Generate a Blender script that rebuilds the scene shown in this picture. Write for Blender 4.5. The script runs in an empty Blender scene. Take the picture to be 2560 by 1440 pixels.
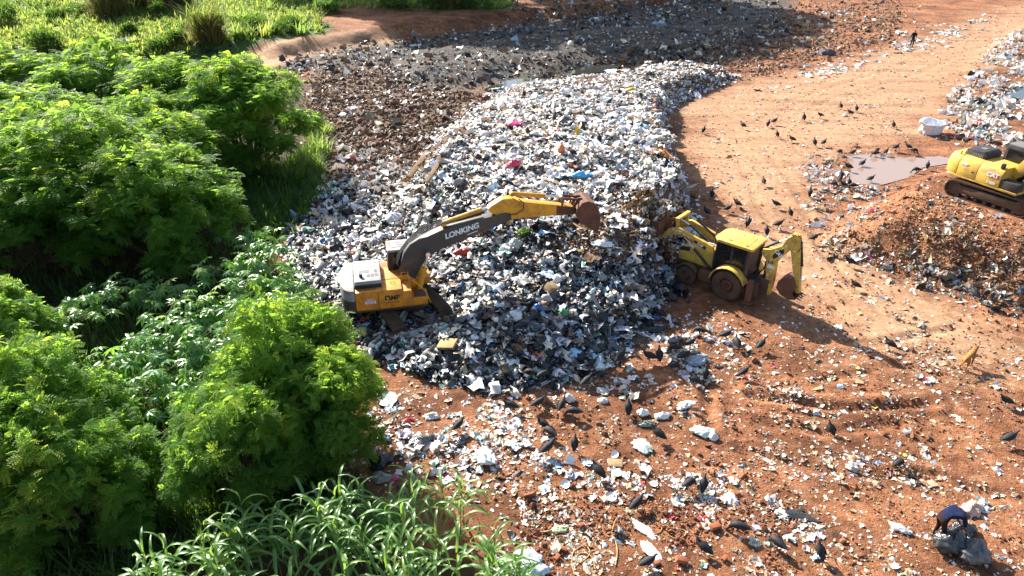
import bpy, bmesh, math, random
import numpy as np
from mathutils import Vector, Matrix, Euler

R = math.radians
rng = np.random.default_rng(11)
random.seed(11)
sc = bpy.context.scene
COL = sc.collection

# ------------------------------------------------------------------ camera
CH, PITCH, FPX = 17.3, R(30.0), 1800.0          # height, tilt below level, focal length in px of a 2560 wide frame
cam = bpy.data.cameras.new('Camera')
cam.sensor_width = 36.0
cam.lens = FPX / 2560.0 * 36.0
cam.clip_start, cam.clip_end = 0.1, 6000.0
cam_o = bpy.data.objects.new('Camera', cam)
COL.objects.link(cam_o)
cam_o.location = (0, 0, CH)
cam_o.rotation_euler = (R(90) - PITCH, 0, 0)
sc.camera = cam_o
# ------------------------------------------------------------------ sky, sun, exposure
SUN_EL, SUN_AZ = R(33.0), R(-36.0)              # azimuth clockwise from +Y: behind the scene, to the left
w = bpy.data.worlds.new('World'); sc.world = w; w.use_nodes = True
nt = w.node_tree
bg = nt.nodes['Background']
sky = nt.nodes.new('ShaderNodeTexSky')
sky.sky_type = 'NISHITA'; sky.sun_disc = False
sky.sun_elevation = SUN_EL; sky.sun_rotation = SUN_AZ
sky.air_density = 1.0; sky.dust_density = 1.5
nt.links.new(sky.outputs[0], bg.inputs[0])
bg.inputs[1].default_value = 0.088
sun = bpy.data.lights.new('Sun', 'SUN'); sun.energy = 5.0; sun.angle = R(0.53); sun.color = (1.0, 0.95, 0.87)
sun_o = bpy.data.objects.new('Sun', sun); COL.objects.link(sun_o)
to_sun = Vector((math.sin(SUN_AZ) * math.cos(SUN_EL), math.cos(SUN_AZ) * math.cos(SUN_EL), math.sin(SUN_EL)))
sun_o.rotation_euler = (-to_sun).to_track_quat('-Z', 'Y').to_euler()
sun_o.location = to_sun * 200
vs = sc.view_settings
vs.view_transform = 'Standard'; vs.look = 'None'; vs.gamma = 1.0; vs.use_curve_mapping = False
vs.exposure = 1.65
sc.cycles.max_bounces = 6
sc.cycles.transparent_max_bounces = 6
sc.cycles.caustics_reflective = False; sc.cycles.caustics_refractive = False

# ------------------------------------------------------------------ helpers
CT, ST = math.cos(PITCH), math.sin(PITCH)
def G(px, py, z=0.0):
    """world point at height z seen at photograph pixel (2560 x 1440)"""
    t = (py - 720.0) / FPX
    k = (CH - z) / (ST + t * CT)
    return ((px - 1280.0) / FPX * k, k * (CT - t * ST), z)
def P(x, y, z):
    """photograph pixel of a world point (used for labels and level of detail)"""
    d = y * CT + (CH - z) * ST
    u = y * ST - (CH - z) * CT
    return 1280 + x / d * FPX, 720 - u / d * FPX, FPX / d

_lat = np.random.default_rng(3).random((64, 256, 256))
def vnoise(x, y, s=0):
    x = np.asarray(x, float); y = np.asarray(y, float)
    xi = np.floor(x).astype(int); yi = np.floor(y).astype(int)
    fx = x - xi; fy = y - yi
    fx = fx * fx * (3 - 2 * fx); fy = fy * fy * (3 - 2 * fy)
    L = _lat[s % 64]; a = xi & 255; b = yi & 255; a1 = (a + 1) & 255; b1 = (b + 1) & 255
    return (L[a, b] * (1 - fx) + L[a1, b] * fx) * (1 - fy) + (L[a, b1] * (1 - fx) + L[a1, b1] * fx) * fy
def fbm(x, y, s=0, o=4):
    r = 0; a = 0.5; t = 0
    for i in range(o):
        r = r + a * (vnoise(np.asarray(x) * 2 ** i + 17 * i, np.asarray(y) * 2 ** i + 31 * i, s + i) - 0.5); t += a; a *= 0.5
    return r / t * 2                                # about -1..1
def poly_sd(x, y, poly):
    """signed distance to a polygon, positive inside"""
    x = np.asarray(x, float); y = np.asarray(y, float)
    d = np.full(x.shape, 1e9); ins = np.zeros(x.shape, bool)
    n = len(poly)
    for i in range(n):
        ax, ay = poly[i][:2]; bx, by = poly[(i + 1) % n][:2]
        ex, ey = bx - ax, by - ay
        t = np.clip(((x - ax) * ex + (y - ay) * ey) / (ex * ex + ey * ey + 1e-12), 0, 1)
        d = np.minimum(d, np.hypot(x - ax - t * ex, y - ay - t * ey))
        c = ((ay > y) != (by > y)) & (x < ex * (y - ay) / (ey + 1e-12 if ey == 0 else ey) + ax)
        ins ^= c
    return np.where(ins, d, -d)
def sstep(t, a=0.0, b=1.0):
    t = np.clip((np.asarray(t, float) - a) / (b - a), 0, 1)
    return t * t * (3 - 2 * t)
def GP(pts, z=0.0): return [G(a, b, z)[:2] for a, b in pts]

# ------------------------------------------------------------------ landform
HEAP = GP([(1235,238),(1095,345),(1025,450),(990,560),(1085,650),(1100,800),(1010,880),(1150,935),(1290,955),(1430,935),(1530,870),
           (1600,790),(1680,735),(1660,650),(1665,590),(1740,545),(1705,450),(1662,350),(1690,265),(1850,195),(1700,170),(1500,198),(1350,220)])
APRON = GP([(1010,400),(860,430),(760,500),(715,600),(740,700),(800,770),(860,800),(900,860),(1000,930),(1150,960),(1350,985),(1530,900),(1650,790),(1400,600),(1100,500)])
BERM = GP([(2050,600),(2130,650),(2280,700),(2420,735),(2560,785),(2800,880),(3300,900),(3300,500),(2750,430),(2560,420),(2380,430),(2300,445),(2230,470),(2120,530)])
DARKHEAP = GP([(955,165),(1050,125),(1250,95),(1550,70),(1900,60),(1960,110),(1800,165),(1500,178),(1250,215),(1080,225),(960,200)])
FARBANK = GP([(380,150),(560,140),(700,148),(860,118),(1010,95),(1250,62),(1600,25),(1960,-12),(2600,-60),(9000,-230),(-9000,-230),(-9000,-120),(-2500,120),(0,165)])
WHITEFAR = GP([(2620,30),(2480,95),(2400,170),(2370,260),(2345,335),(2420,372),(2700,400),(2900,300),(2800,60)])
EX_C = (-4.87, 27.6)            # swing centre of the working excavator
EX_A = R(12.0)
BH_C = (10.6, 29.75)            # rear axle of the backhoe loader
BH_A = math.atan2(0.653, -0.757)
CT_C = (25.9, 35.8)             # swing centre of the excavator on the berm
CT_A = R(-63.0)

def Hm(x, y):
    x = np.asarray(x, float); y = np.asarray(y, float)
    z = 0.18 * fbm(x / 11, y / 11, 1) + 0.055 * fbm(x / 2.6, y / 2.6, 5)
    near = sstep(60 - y, 0, 25)
    z = z + 0.055 * near * fbm(x / 0.9, y / 0.9, 9)
    sd = poly_sd(x, y, APRON)
    z = z + 0.42 * sstep(sd + 0.5 * fbm(x / 2, y / 2, 12), -0.3, 1.6)
    sd = poly_sd(x, y, HEAP) + 0.7 * fbm(x / 2.5, y / 2.5, 14)
    plat = np.interp(y, [21, 23.5, 25, 28.3, 30.6, 33, 36, 45, 60, 75], [0.3, 0.55, 0.95, 1.3, 2.45, 2.95, 3.2, 3.15, 2.0, 0.9])
    ramp = np.interp(y, [22, 30, 60], [2.0, 2.4, 4.0])
    ramp = ramp * (1 - 0.55 * sstep(x - 0.11 * (y - 30), 3.5, 6.5))
    hh = plat * (0.86 * sstep(sd / ramp, -0.05, 1.0) + 0.22 * np.clip(sd / 9.0, 0, 1))
    z = z + hh * (1 + 0.16 * fbm(x / 3, y / 3, 15)) + 0.30 * sstep(sd, 0, 1) * fbm(x / 1.3, y / 1.3, 18)
    # small spoil heap of vegetable waste on the heap
    q = G(1500, 650, 1.2); z = z + 0.7 * np.exp(-(((x - q[0]) / 1.7) ** 2 + ((y - q[1]) / 1.6) ** 2))
    sd = poly_sd(x, y, BERM) + 0.5 * fbm(x / 2, y / 2, 21)
    z = z + 2.05 * sstep(sd / 3.4, -0.02, 1.0) + 0.18 * sstep(sd, 0, 1) * fbm(x / 1.0, y / 1.0, 23)
    sd = poly_sd(x, y, DARKHEAP) + 1.2 * fbm(x / 5, y / 5, 25)
    z = z + 1.1 * sstep(sd / 6, 0, 1) + 0.3 * sstep(sd / 2, 0, 1) * fbm(x / 2.2, y / 2.2, 27)
    z = z + sstep(sd + 6, 0, 5) * 0.22 * fbm(x / 1.6, y / 1.6, 28, 3)
    sd = poly_sd(x, y, FARBANK) + 1.2 * fbm(x / 6, y / 6, 29) + 1.0 * fbm(x / 1.6, y / 1.6, 31)
    z = z + 1.2 * sstep(sd / 3.2, 0, 1) * (1 + 0.15 * fbm(x / 1.1, y / 1.1, 32))
    z = z + 0.3 * sstep(sd, 3, 14) * (1 + fbm(x / 7, y / 7, 30))
    sd = poly_sd(x, y, WHITEFAR)
    z = z + sstep(sd, 0, 2) * (0.35 + 0.45 * fbm(x / 2.4, y / 2.4, 33))
    # churned soil behind the trees
    m = sstep(poly_sd(x, y, CHURN), -1, 4)
    z = z + m * (0.28 * fbm(x / 1.7, y / 1.7, 35) + 0.16 * fbm(x / 0.7, y / 0.7, 38))
    # wheel ruts pressed into the red soil
    for ln, dp in RUTS:
        d = np.full(x.shape, 1e9)
        for (ax, ay), (bx, by) in zip(ln[:-1], ln[1:]):
            ex, ey = bx - ax, by - ay; t = np.clip(((x - ax) * ex + (y - ay) * ey) / (ex * ex + ey * ey), 0, 1)
            d = np.minimum(d, np.hypot(x - ax - t * ex, y - ay - t * ey))
        z = z - dp * np.exp(-(d / 0.24) ** 2) + dp * 0.6 * np.exp(-((d - 0.42) / 0.2) ** 2)
    # level standings under the machines
    for (cx, cy), r0, r1, lv in ((EX_C, 2.0, 4.0, 0.42), (BH_C, 2.4, 4.0, 0.0), (CT_C, 3.0, 5.2, 2.05)):
        d = np.hypot(x - cx, y - cy)
        k = sstep(r1 - d, 0, r1 - r0)
        z = z * (1 - k) + lv * k
    # puddles lie in shallow hollows
    for poly, lv in PUDDLES:
        k = sstep(poly_sd(x, y, poly) + 0.25 * fbm(x / 1.2, y / 1.2, 44), -1.0, 0.5)
        z = z * (1 - k) + (lv - 0.10 + 0.12 * fbm(x / 0.8, y / 0.8, 45)) * k
    return z
RUTS = [(GP([(1880,985),(1990,1002),(2120,1018),(2330,1010)]), 0.16), (GP([(1900,1050),(2050,1075),(2250,1060)]), 0.10), (GP([(2050,950),(2250,915),(2440,965),(2620,1020)]), 0.08), (GP([(1765,960),(1775,1060)]), 0.14),
        (GP([(1800,300),(1900,360),(1990,470),(2060,640),(2200,780),(2450,900)]), 0.09), (GP([(1860,290),(1975,350),(2080,470),(2150,600),(2300,740),(2560,840)]), 0.09), (GP([(1960,260),(2200,180),(2450,80)]), 0.08), (GP([(2010,275),(2260,195),(2520,90)]), 0.08), (GP([(1760,300),(1850,400),(1900,520),(2010,700),(2110,800)]), 0.07), (GP([(2000,850),(2200,860),(2400,820),(2600,880)]), 0.08), (GP([(2300,1180),(2450,1230),(2620,1250)]), 0.1), (GP([(1850,1120),(2100,1180),(2350,1190)]), 0.07)]
CHURN = GP([(790,180),(960,140),(1000,230),(1240,236),(1095,345),(1015,470),(830,450),(775,330)])
PUDDLES = [(GP([(2140,395),(2190,388),(2260,396),(2350,392),(2375,405),(2290,418),(2270,436),(2200,455),(2135,450),(2150,425)]), -0.02),
           (GP([(1430,186),(1465,170),(1545,168),(1535,181),(1450,193)]), 0.25),
           (GP([(1215,228),(1275,206),(1340,200),(1350,210),(1260,232)]), 0.2),
           (GP([(912,283),(934,280),(936,297),(914,299)]), 0.0),
           (GP([(978,296),(1000,296),(1000,322),(978,322)]), 0.0),
           (GP([(2525,226),(2600,218),(2600,250),(2515,250)]), 0.2)]
# the landform sampled once on the sheet that becomes the ground
GY = np.concatenate([[-60, -20, 0, 4], np.geomspace(7, 170, 430), np.geomspace(180, 3500, 26)])
GU = np.concatenate([[-9, -5, -3, -2], np.linspace(-1.45, 1.45, 440), [2, 3, 5, 9]])
def gw(y): return np.maximum(np.abs(y) * 0.93 + 2.5, 8)
_gy = np.repeat(GY[:, None], len(GU), 1); _gx = GU[None] * gw(_gy)
GZ = Hm(_gx.ravel(), _gy.ravel()).reshape(_gy.shape)
def Hq(x, y):
    x = np.asarray(x, float); y = np.asarray(y, float)
    i = np.clip(np.searchsorted(GY, y) - 1, 0, len(GY) - 2); fy = np.clip((y - GY[i]) / (GY[i+1] - GY[i]), 0, 1)
    def row(k):
        u = x / gw(GY[k]); j = np.clip(np.searchsorted(GU, u) - 1, 0, len(GU) - 2); fu = np.clip((u - GU[j]) / (GU[j+1] - GU[j]), 0, 1)
        return GZ[k, j] * (1 - fu) + GZ[k, j+1] * fu
    return row(i) * (1 - fy) + row(i + 1) * fy
def H1(x, y): return float(Hq(np.array([x]), np.array([y]))[0])
def GH(px, py):
    """where the sight line of a pixel meets the landform"""
    z = 0.0
    for _ in range(14):
        x, y, _z = G(px, py, z); z = 0.5 * z + 0.5 * H1(x, y)
    x, y, _z = G(px, py, z)
    return x, y, H1(x, y)

# ------------------------------------------------------------------ materials
def new_mat(name):
    m = bpy.data.materials.new(name); m.use_nodes = True
    nt = m.node_tree; b = nt.nodes['Principled BSDF']
    return m, nt, b
def N(nt, t, **kw):
    n = nt.nodes.new(t)
    for k, v in kw.items(): setattr(n, k, v)
    return n
def L(nt, a, b): nt.links.new(a, b)
def noise_node(nt, scale, detail=4, rough=0.6, coord=None):
    n = N(nt, 'ShaderNodeTexNoise'); n.inputs['Scale'].default_value = scale
    n.inputs['Detail'].default_value = detail; n.inputs['Roughness'].default_value = rough
    if coord is not None: L(nt, coord, n.inputs['Vector'])
    return n
def ramp_node(nt, fac, stops):
    r = N(nt, 'ShaderNodeValToRGB'); e = r.color_ramp.elements
    while len(e) < len(stops): e.new(0.5)
    for i, (p, c) in enumerate(stops): e[i].position = p; e[i].color = (*c, 1) if len(c) == 3 else c
    L(nt, fac, r.inputs[0]); return r
def mix_node(nt, fac, a, b, mode='MIX'):
    m = N(nt, 'ShaderNodeMix', data_type='RGBA', blend_type=mode)
    for sock, v in ((m.inputs[0], fac), (m.inputs[6], a), (m.inputs[7], b)):
        if isinstance(v, (int, float)): sock.default_value = v
        elif isinstance(v, tuple): sock.default_value = (*v, 1)
        else: L(nt, v, sock)
    return m.outputs[2]
def bump_to(nt, b, height, strength, dist):
    bp = N(nt, 'ShaderNodeBump'); bp.inputs['Strength'].default_value = strength; bp.inputs['Distance'].default_value = dist
    L(nt, height, bp.inputs['Height']); L(nt, bp.outputs[0], b.inputs['Normal']); return bp
def paint(name, rgb, dirt=0.35, dirt_rgb=(0.16, 0.085, 0.045), rough=0.45, metal=0.0, scale=2.2, spec=0.5):
    m, nt, b = new_mat(name)
    tc = N(nt, 'ShaderNodeTexCoord')
    n1 = noise_node(nt, scale, 6, 0.7, tc.outputs['Object'])
    n2 = noise_node(nt, scale * 9, 4, 0.6, tc.outputs['Object'])
    r1 = ramp_node(nt, n1.outputs[0], [(0.62 - dirt * 0.55, (0, 0, 0)), (0.80 - dirt * 0.2, (1, 1, 1))])
    c = mix_node(nt, r1.outputs[0], rgb, dirt_rgb)
    r2 = ramp_node(nt, n2.outputs[0], [(0.35, (0.72, 0.72, 0.72)), (0.65, (1.08, 1.08, 1.08))])
    c = mix_node(nt, 0.8, c, r2.outputs[0], 'MULTIPLY')
    L(nt, c, b.inputs['Base Color'])
    rr = ramp_node(nt, n1.outputs[0], [(0.3, (rough,) * 3), (0.75, (min(1, rough + 0.4),) * 3)])
    L(nt, rr.outputs[0], b.inputs['Roughness'])
    b.inputs['Metallic'].default_value = metal; b.inputs['Specular IOR Level'].default_value = spec
    bump_to(nt, b, n2.outputs[0], 0.15, 0.01)
    return m
def piece_mat(name, attr, rough=0.42, transl=0.0):
    """plastic and paper scraps; colour from a point attribute or from the object's colour"""
    m, nt, b = new_mat(name)
    if attr: a = N(nt, 'ShaderNodeAttribute', attribute_name='col'); c = a.outputs['Color']
    else: a = N(nt, 'ShaderNodeObjectInfo'); c = a.outputs['Color']
    g = N(nt, 'ShaderNodeNewGeometry')
    n = noise_node(nt, 9.0, 4, 0.7, g.outputs['Position'])
    r = ramp_node(nt, n.outputs[0], [(0.36, (0.62, 0.55, 0.48)), (0.56, (1, 1, 1))])
    cc = mix_node(nt, 0.75, c, r.outputs[0], 'MULTIPLY')
    L(nt, cc, b.inputs['Base Color']); b.inputs['Roughness'].default_value = rough
    n2 = noise_node(nt, 26.0, 3, 0.6, g.outputs['Position'])
    bump_to(nt, b, n2.outputs[0], 0.5, 0.03)
    if transl:
        out = nt.nodes['Material Output']; t = N(nt, 'ShaderNodeBsdfTranslucent'); L(nt, cc, t.inputs[0])
        ms = N(nt, 'ShaderNodeMixShader'); ms.inputs[0].default_value = transl
        L(nt, b.outputs[0], ms.inputs[1]); L(nt, t.outputs[0], ms.inputs[2]); L(nt, ms.outputs[0], out.inputs[0])
    return m
def leaf_mat(name, base, trans, rough=0.4, tw=0.45, spec=0.4, var=0.5):
    m, nt, b = new_mat(name)
    a = N(nt, 'ShaderNodeAttribute', attribute_name='col')          # red: tone of the leaf, dark green to yellow
    oi = N(nt, 'ShaderNodeObjectInfo')
    sep = N(nt, 'ShaderNodeSeparateColor'); L(nt, a.outputs['Color'], sep.inputs[0])
    ad = N(nt, 'ShaderNodeMath', operation='MULTIPLY_ADD'); L(nt, oi.outputs['Random'], ad.inputs[0]); ad.inputs[1].default_value = var; L(nt, sep.outputs[0], ad.inputs[2])
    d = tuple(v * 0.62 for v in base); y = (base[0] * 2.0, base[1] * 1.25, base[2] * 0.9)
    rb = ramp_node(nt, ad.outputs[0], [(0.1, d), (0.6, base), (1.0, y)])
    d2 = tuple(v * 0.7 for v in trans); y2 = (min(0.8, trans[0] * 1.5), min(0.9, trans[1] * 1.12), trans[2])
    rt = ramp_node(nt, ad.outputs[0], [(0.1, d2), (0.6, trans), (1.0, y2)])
    L(nt, rb.outputs[0], b.inputs['Base Color']); b.inputs['Roughness'].default_value = rough
    b.inputs['Specular IOR Level'].default_value = spec
    t = N(nt, 'ShaderNodeBsdfTranslucent'); L(nt, rt.outputs[0], t.inputs[0])
    ms = N(nt, 'ShaderNodeMixShader'); ms.inputs[0].default_value = tw
    L(nt, b.outputs[0], ms.inputs[1]); L(nt, t.outputs[0], ms.inputs[2]); L(nt, ms.outputs[0], nt.nodes['Material Output'].inputs[0])
    return m

# ------------------------------------------------------------------ mesh helpers
def npmesh(name, V, F, mat=None, col=None, smooth=False, mats=None, midx=None):
    V = np.asarray(V, np.float32); F = np.asarray(F, np.int32)
    me = bpy.data.meshes.new(name)
    me.vertices.add(len(V)); me.vertices.foreach_set('co', V.ravel())
    k = F.shape[1]
    me.loops.add(F.size); me.loops.foreach_set('vertex_index', F.ravel())
    me.polygons.add(len(F))
    me.polygons.foreach_set('loop_start', np.arange(0, F.size, k, dtype=np.int32))
    me.polygons.foreach_set('loop_total', np.full(len(F), k, np.int32))
    if midx is not None: me.polygons.foreach_set('material_index', np.asarray(midx, np.int32))
    me.polygons.foreach_set('use_smooth', np.full(len(F), smooth))
    if col is not None:
        c = np.ones((len(V), 4), np.float32); c[:, :3] = np.asarray(col)[:, :3]
        at = me.color_attributes.new('col', 'FLOAT_COLOR', 'POINT'); at.data.foreach_set('color', c.ravel())
    me.update(calc_edges=True); me.validate()
    for m in (mats or ([mat] if mat else [])): me.materials.append(m)
    return me
def obj(name, data, parent=None, loc=None, rot=None, scale=None, **props):
    o = bpy.data.objects.new(name, data); COL.objects.link(o)
    if parent is not None: o.parent = parent
    if loc is not None: o.location = loc
    if rot is not None: o.rotation_euler = rot
    if scale is not None: o.scale = scale if hasattr(scale, '__len__') else (scale,) * 3
    for k, v in props.items(): o[k] = v
    return o
def empty(name, loc, rz=0.0, **props):
    return obj(name, None, loc=loc, rot=(0, 0, rz), **props)
def rots(n, tilt=None, full=True):
    """n random rotation matrices; tilt limits how far the up axis leans"""
    a = rng.random(n) * 2 * np.pi
    if tilt is None:
        q = rng.normal(size=(n, 4)); q /= np.linalg.norm(q, axis=1)[:, None]
        w_, x, y, z = q.T
        return np.stack([np.stack([1 - 2 * (y * y + z * z), 2 * (x * y - w_ * z), 2 * (x * z + w_ * y)], -1),
                         np.stack([2 * (x * y + w_ * z), 1 - 2 * (x * x + z * z), 2 * (y * z - w_ * x)], -1),
                         np.stack([2 * (x * z - w_ * y), 2 * (y * z + w_ * x), 1 - 2 * (x * x + y * y)], -1)], 1)
    b = rng.random(n) * 2 * np.pi; t = np.abs(rng.normal(size=n)) * tilt
    ca, sa = np.cos(a), np.sin(a); Z = np.zeros(n); O = np.ones(n)
    Rz = np.stack([np.stack([ca, -sa, Z], -1), np.stack([sa, ca, Z], -1), np.stack([Z, Z, O], -1)], 1)
    ax = np.stack([np.cos(b), np.sin(b), Z], -1); c, s = np.cos(t)[:, None, None], np.sin(t)[:, None, None]
    K = np.zeros((n, 3, 3)); K[:, 0, 2] = ax[:, 1]; K[:, 1, 2] = -ax[:, 0]; K[:, 2, 0] = -ax[:, 1]; K[:, 2, 1] = ax[:, 0]
    Rt = np.eye(3)[None] + s * K + (1 - c) * (K @ K)
    return Rt @ Rz
def scatter(tmpls, which, pos, rot, scl, col):
    """real copies of templates (V,F) as one array pair with point colours"""
    Vs, Fs, Cs = [], [], []; off = 0
    for i, (TV, TF) in enumerate(tmpls):
        k = np.nonzero(which == i)[0]
        if not len(k): continue
        S = scl[k] if scl.ndim == 2 else np.repeat(scl[k][:, None], 3, 1)
        v = TV[None] * S[:, None, :]
        v = np.einsum('nij,nvj->nvi', rot[k], v) + pos[k][:, None, :]
        n, m = v.shape[:2]
        f = TF[None] + (np.arange(n) * m)[:, None, None] + off
        Vs.append(v.reshape(-1, 3)); Fs.append(f.reshape(-1, TF.shape[1])); Cs.append(np.repeat(col[k], m, 0)); off += n * m
    return np.concatenate(Vs), np.concatenate(Fs), np.concatenate(Cs)

class MB:
    def __init__(s): s.v = []; s.f = []
    def add(s, V, F):
        o = len(s.v); s.v += [tuple(p) for p in V]; s.f += [tuple(i + o for i in f) for f in F]; return s
    def box(s, x0, x1, y0, y1, z0, z1):
        return s.add([(x0,y0,z0),(x1,y0,z0),(x1,y1,z0),(x0,y1,z0),(x0,y0,z1),(x1,y0,z1),(x1,y1,z1),(x0,y1,z1)],
                     [(0,3,2,1),(4,5,6,7),(0,1,5,4),(1,2,6,5),(2,3,7,6),(3,0,4,7)])
    def prism(s, prof, y0, y1):
        """profile of (x,z) points extruded across y"""
        n = len(prof); a = sum(prof[i][0] * prof[(i+1) % n][1] - prof[(i+1) % n][0] * prof[i][1] for i in range(n))
        if a < 0: prof = prof[::-1]
        V = [(x, y0, z) for x, z in prof] + [(x, y1, z) for x, z in prof]
        F = [tuple(range(n)), tuple(range(2*n-1, n-1, -1))] + [((i+1) % n, i, i+n, (i+1) % n + n) for i in range(n)]
        return s.add(V, F)
    def plan(s, prof, z0, z1):
        """plan outline of (x,y) points raised from z0 to z1"""
        n = len(prof); a = sum(prof[i][0] * prof[(i+1) % n][1] - prof[(i+1) % n][0] * prof[i][1] for i in range(n))
        if a < 0: prof = prof[::-1]
        V = [(x, y, z0) for x, y in prof] + [(x, y, z1) for x, y in prof]
        F = [tuple(range(n-1, -1, -1)), tuple(range(n, 2*n))] + [(i, (i+1) % n, (i+1) % n + n, i+n) for i in range(n)]
        return s.add(V, F)
    def cyl(s, p, q, r, n=14, r2=None):
        p = Vector(p); q = Vector(q); d = (q - p).normalized(); r2 = r if r2 is None else r2
        u = d.orthogonal().normalized(); w_ = d.cross(u)
        V = []
        for c, rr in ((p, r), (q, r2)):
            for i in range(n):
                a = 2 * math.pi * i / n; V.append(c + u * math.cos(a) * rr + w_ * math.sin(a) * rr)
        F = [tuple(range(n-1, -1, -1)), tuple(range(n, 2*n))] + [(i, (i+1) % n, (i+1) % n + n, i+n) for i in range(n)]
        return s.add(V, F)
    def tube(s, pts, r, n=6):
        pts = [Vector(p) for p in pts]; rs = r if hasattr(r, '__len__') else [r] * len(pts)
        V = []; u = None
        for i, p in enumerate(pts):
            d = (pts[min(i+1, len(pts)-1)] - pts[max(i-1, 0)]).normalized()
            u = (d.orthogonal() if u is None else (u - d * u.dot(d))).normalized(); w_ = d.cross(u)
            for k in range(n):
                a = 2 * math.pi * k / n; V.append(p + (u * math.cos(a) + w_ * math.sin(a)) * rs[i])
        F = [(i*n+k, i*n+(k+1) % n, (i+1)*n+(k+1) % n, (i+1)*n+k) for i in range(len(pts)-1) for k in range(n)]
        F += [tuple(range(n-1, -1, -1)), tuple(range((len(pts)-1)*n, len(pts)*n))]
        return s.add(V, F)
    def lathe(s, c, axis, prof, n=24):
        """ring profile of (radius, along) about an axis 'y' through c"""
        V = []; m = len(prof)
        for i in range(n):
            a = 2 * math.pi * i / n
            for r, t in prof: V.append((c[0] + r * math.cos(a), c[1] + t, c[2] + r * math.sin(a)))
        F = []
        for i in range(n):
            j = (i + 1) % n
            for k in range(m):
                k2 = (k + 1) % m
                F.append((i*m+k, i*m+k2, j*m+k2, j*m+k))
        return s.add(V, F)
    def mesh(s, name, mat, bevel=0.0, smooth=False, seg=2):
        me = bpy.data.meshes.new(name); me.from_pydata(s.v, [], s.f); me.validate()
        bm = bmesh.new(); bm.from_mesh(me)
        bmesh.ops.recalc_face_normals(bm, faces=bm.faces)
        if bevel:
            ed = [e for e in bm.edges if len(e.link_faces) == 2 and e.calc_face_angle(0) > R(28)]
            bmesh.ops.bevel(bm, geom=ed, offset=bevel, segments=seg, affect='EDGES', clamp_overlap=True, profile=0.6)
        for f in bm.faces: f.smooth = smooth or bool(bevel)
        for e in bm.edges:
            if len(e.link_faces) == 2 and e.calc_face_angle(0) > R(40): e.smooth = False
        bm.to_mesh(me); bm.free()
        me.materials.append(mat)
        return me
    def build(s, name, mat, parent=None, bevel=0.0, smooth=False, **kw):
        return obj(name, s.mesh(name, mat, bevel, smooth), parent, **kw)

REG = []          # things whose label is worded from what stands near them
# ------------------------------------------------------------------ ground
TAN = GP([(1700,262),(1880,200),(2250,115),(2600,-10),(2600,120),(2420,190),(2340,330),(2060,400),(2030,560),(2150,650),(2300,720),(2620,830),(2620,1000),(2250,930),(2000,830),(1930,760),(1800,560),(1700,430)])
DARK = GP([(780,165),(1000,112),(1250,66),(1600,20),(1960,-20),(1985,60),(1880,150),(1700,172),(1480,192),(1250,232),(1095,345),(1015,480),(800,470),(765,250)])
PATH = GP([(280,182),(400,140),(560,116),(700,98),(830,80),(1000,62),(1015,88),(860,108),(700,136),(560,158),(420,172)], 1.2)
GREY = GP([(700,150),(1000,104),(1250,68),(1600,25),(1960,-16),(1970,90),(1800,160),(1500,178),(1250,215),(1080,225),(960,200),(960,165),(860,178),(720,182)])
GRASS = GP([(-3000,100),(-600,172),(0,160),(330,150),(420,132),(560,112),(700,88),(815,82),(800,40),(880,22),(1275,22),(1290,-60),(1500,-170),(-6000,-220)], 1.4)
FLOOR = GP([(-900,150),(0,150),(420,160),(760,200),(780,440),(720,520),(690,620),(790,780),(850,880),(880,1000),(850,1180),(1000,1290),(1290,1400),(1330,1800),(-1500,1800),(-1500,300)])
RUB = [HEAP, APRON]
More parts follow.
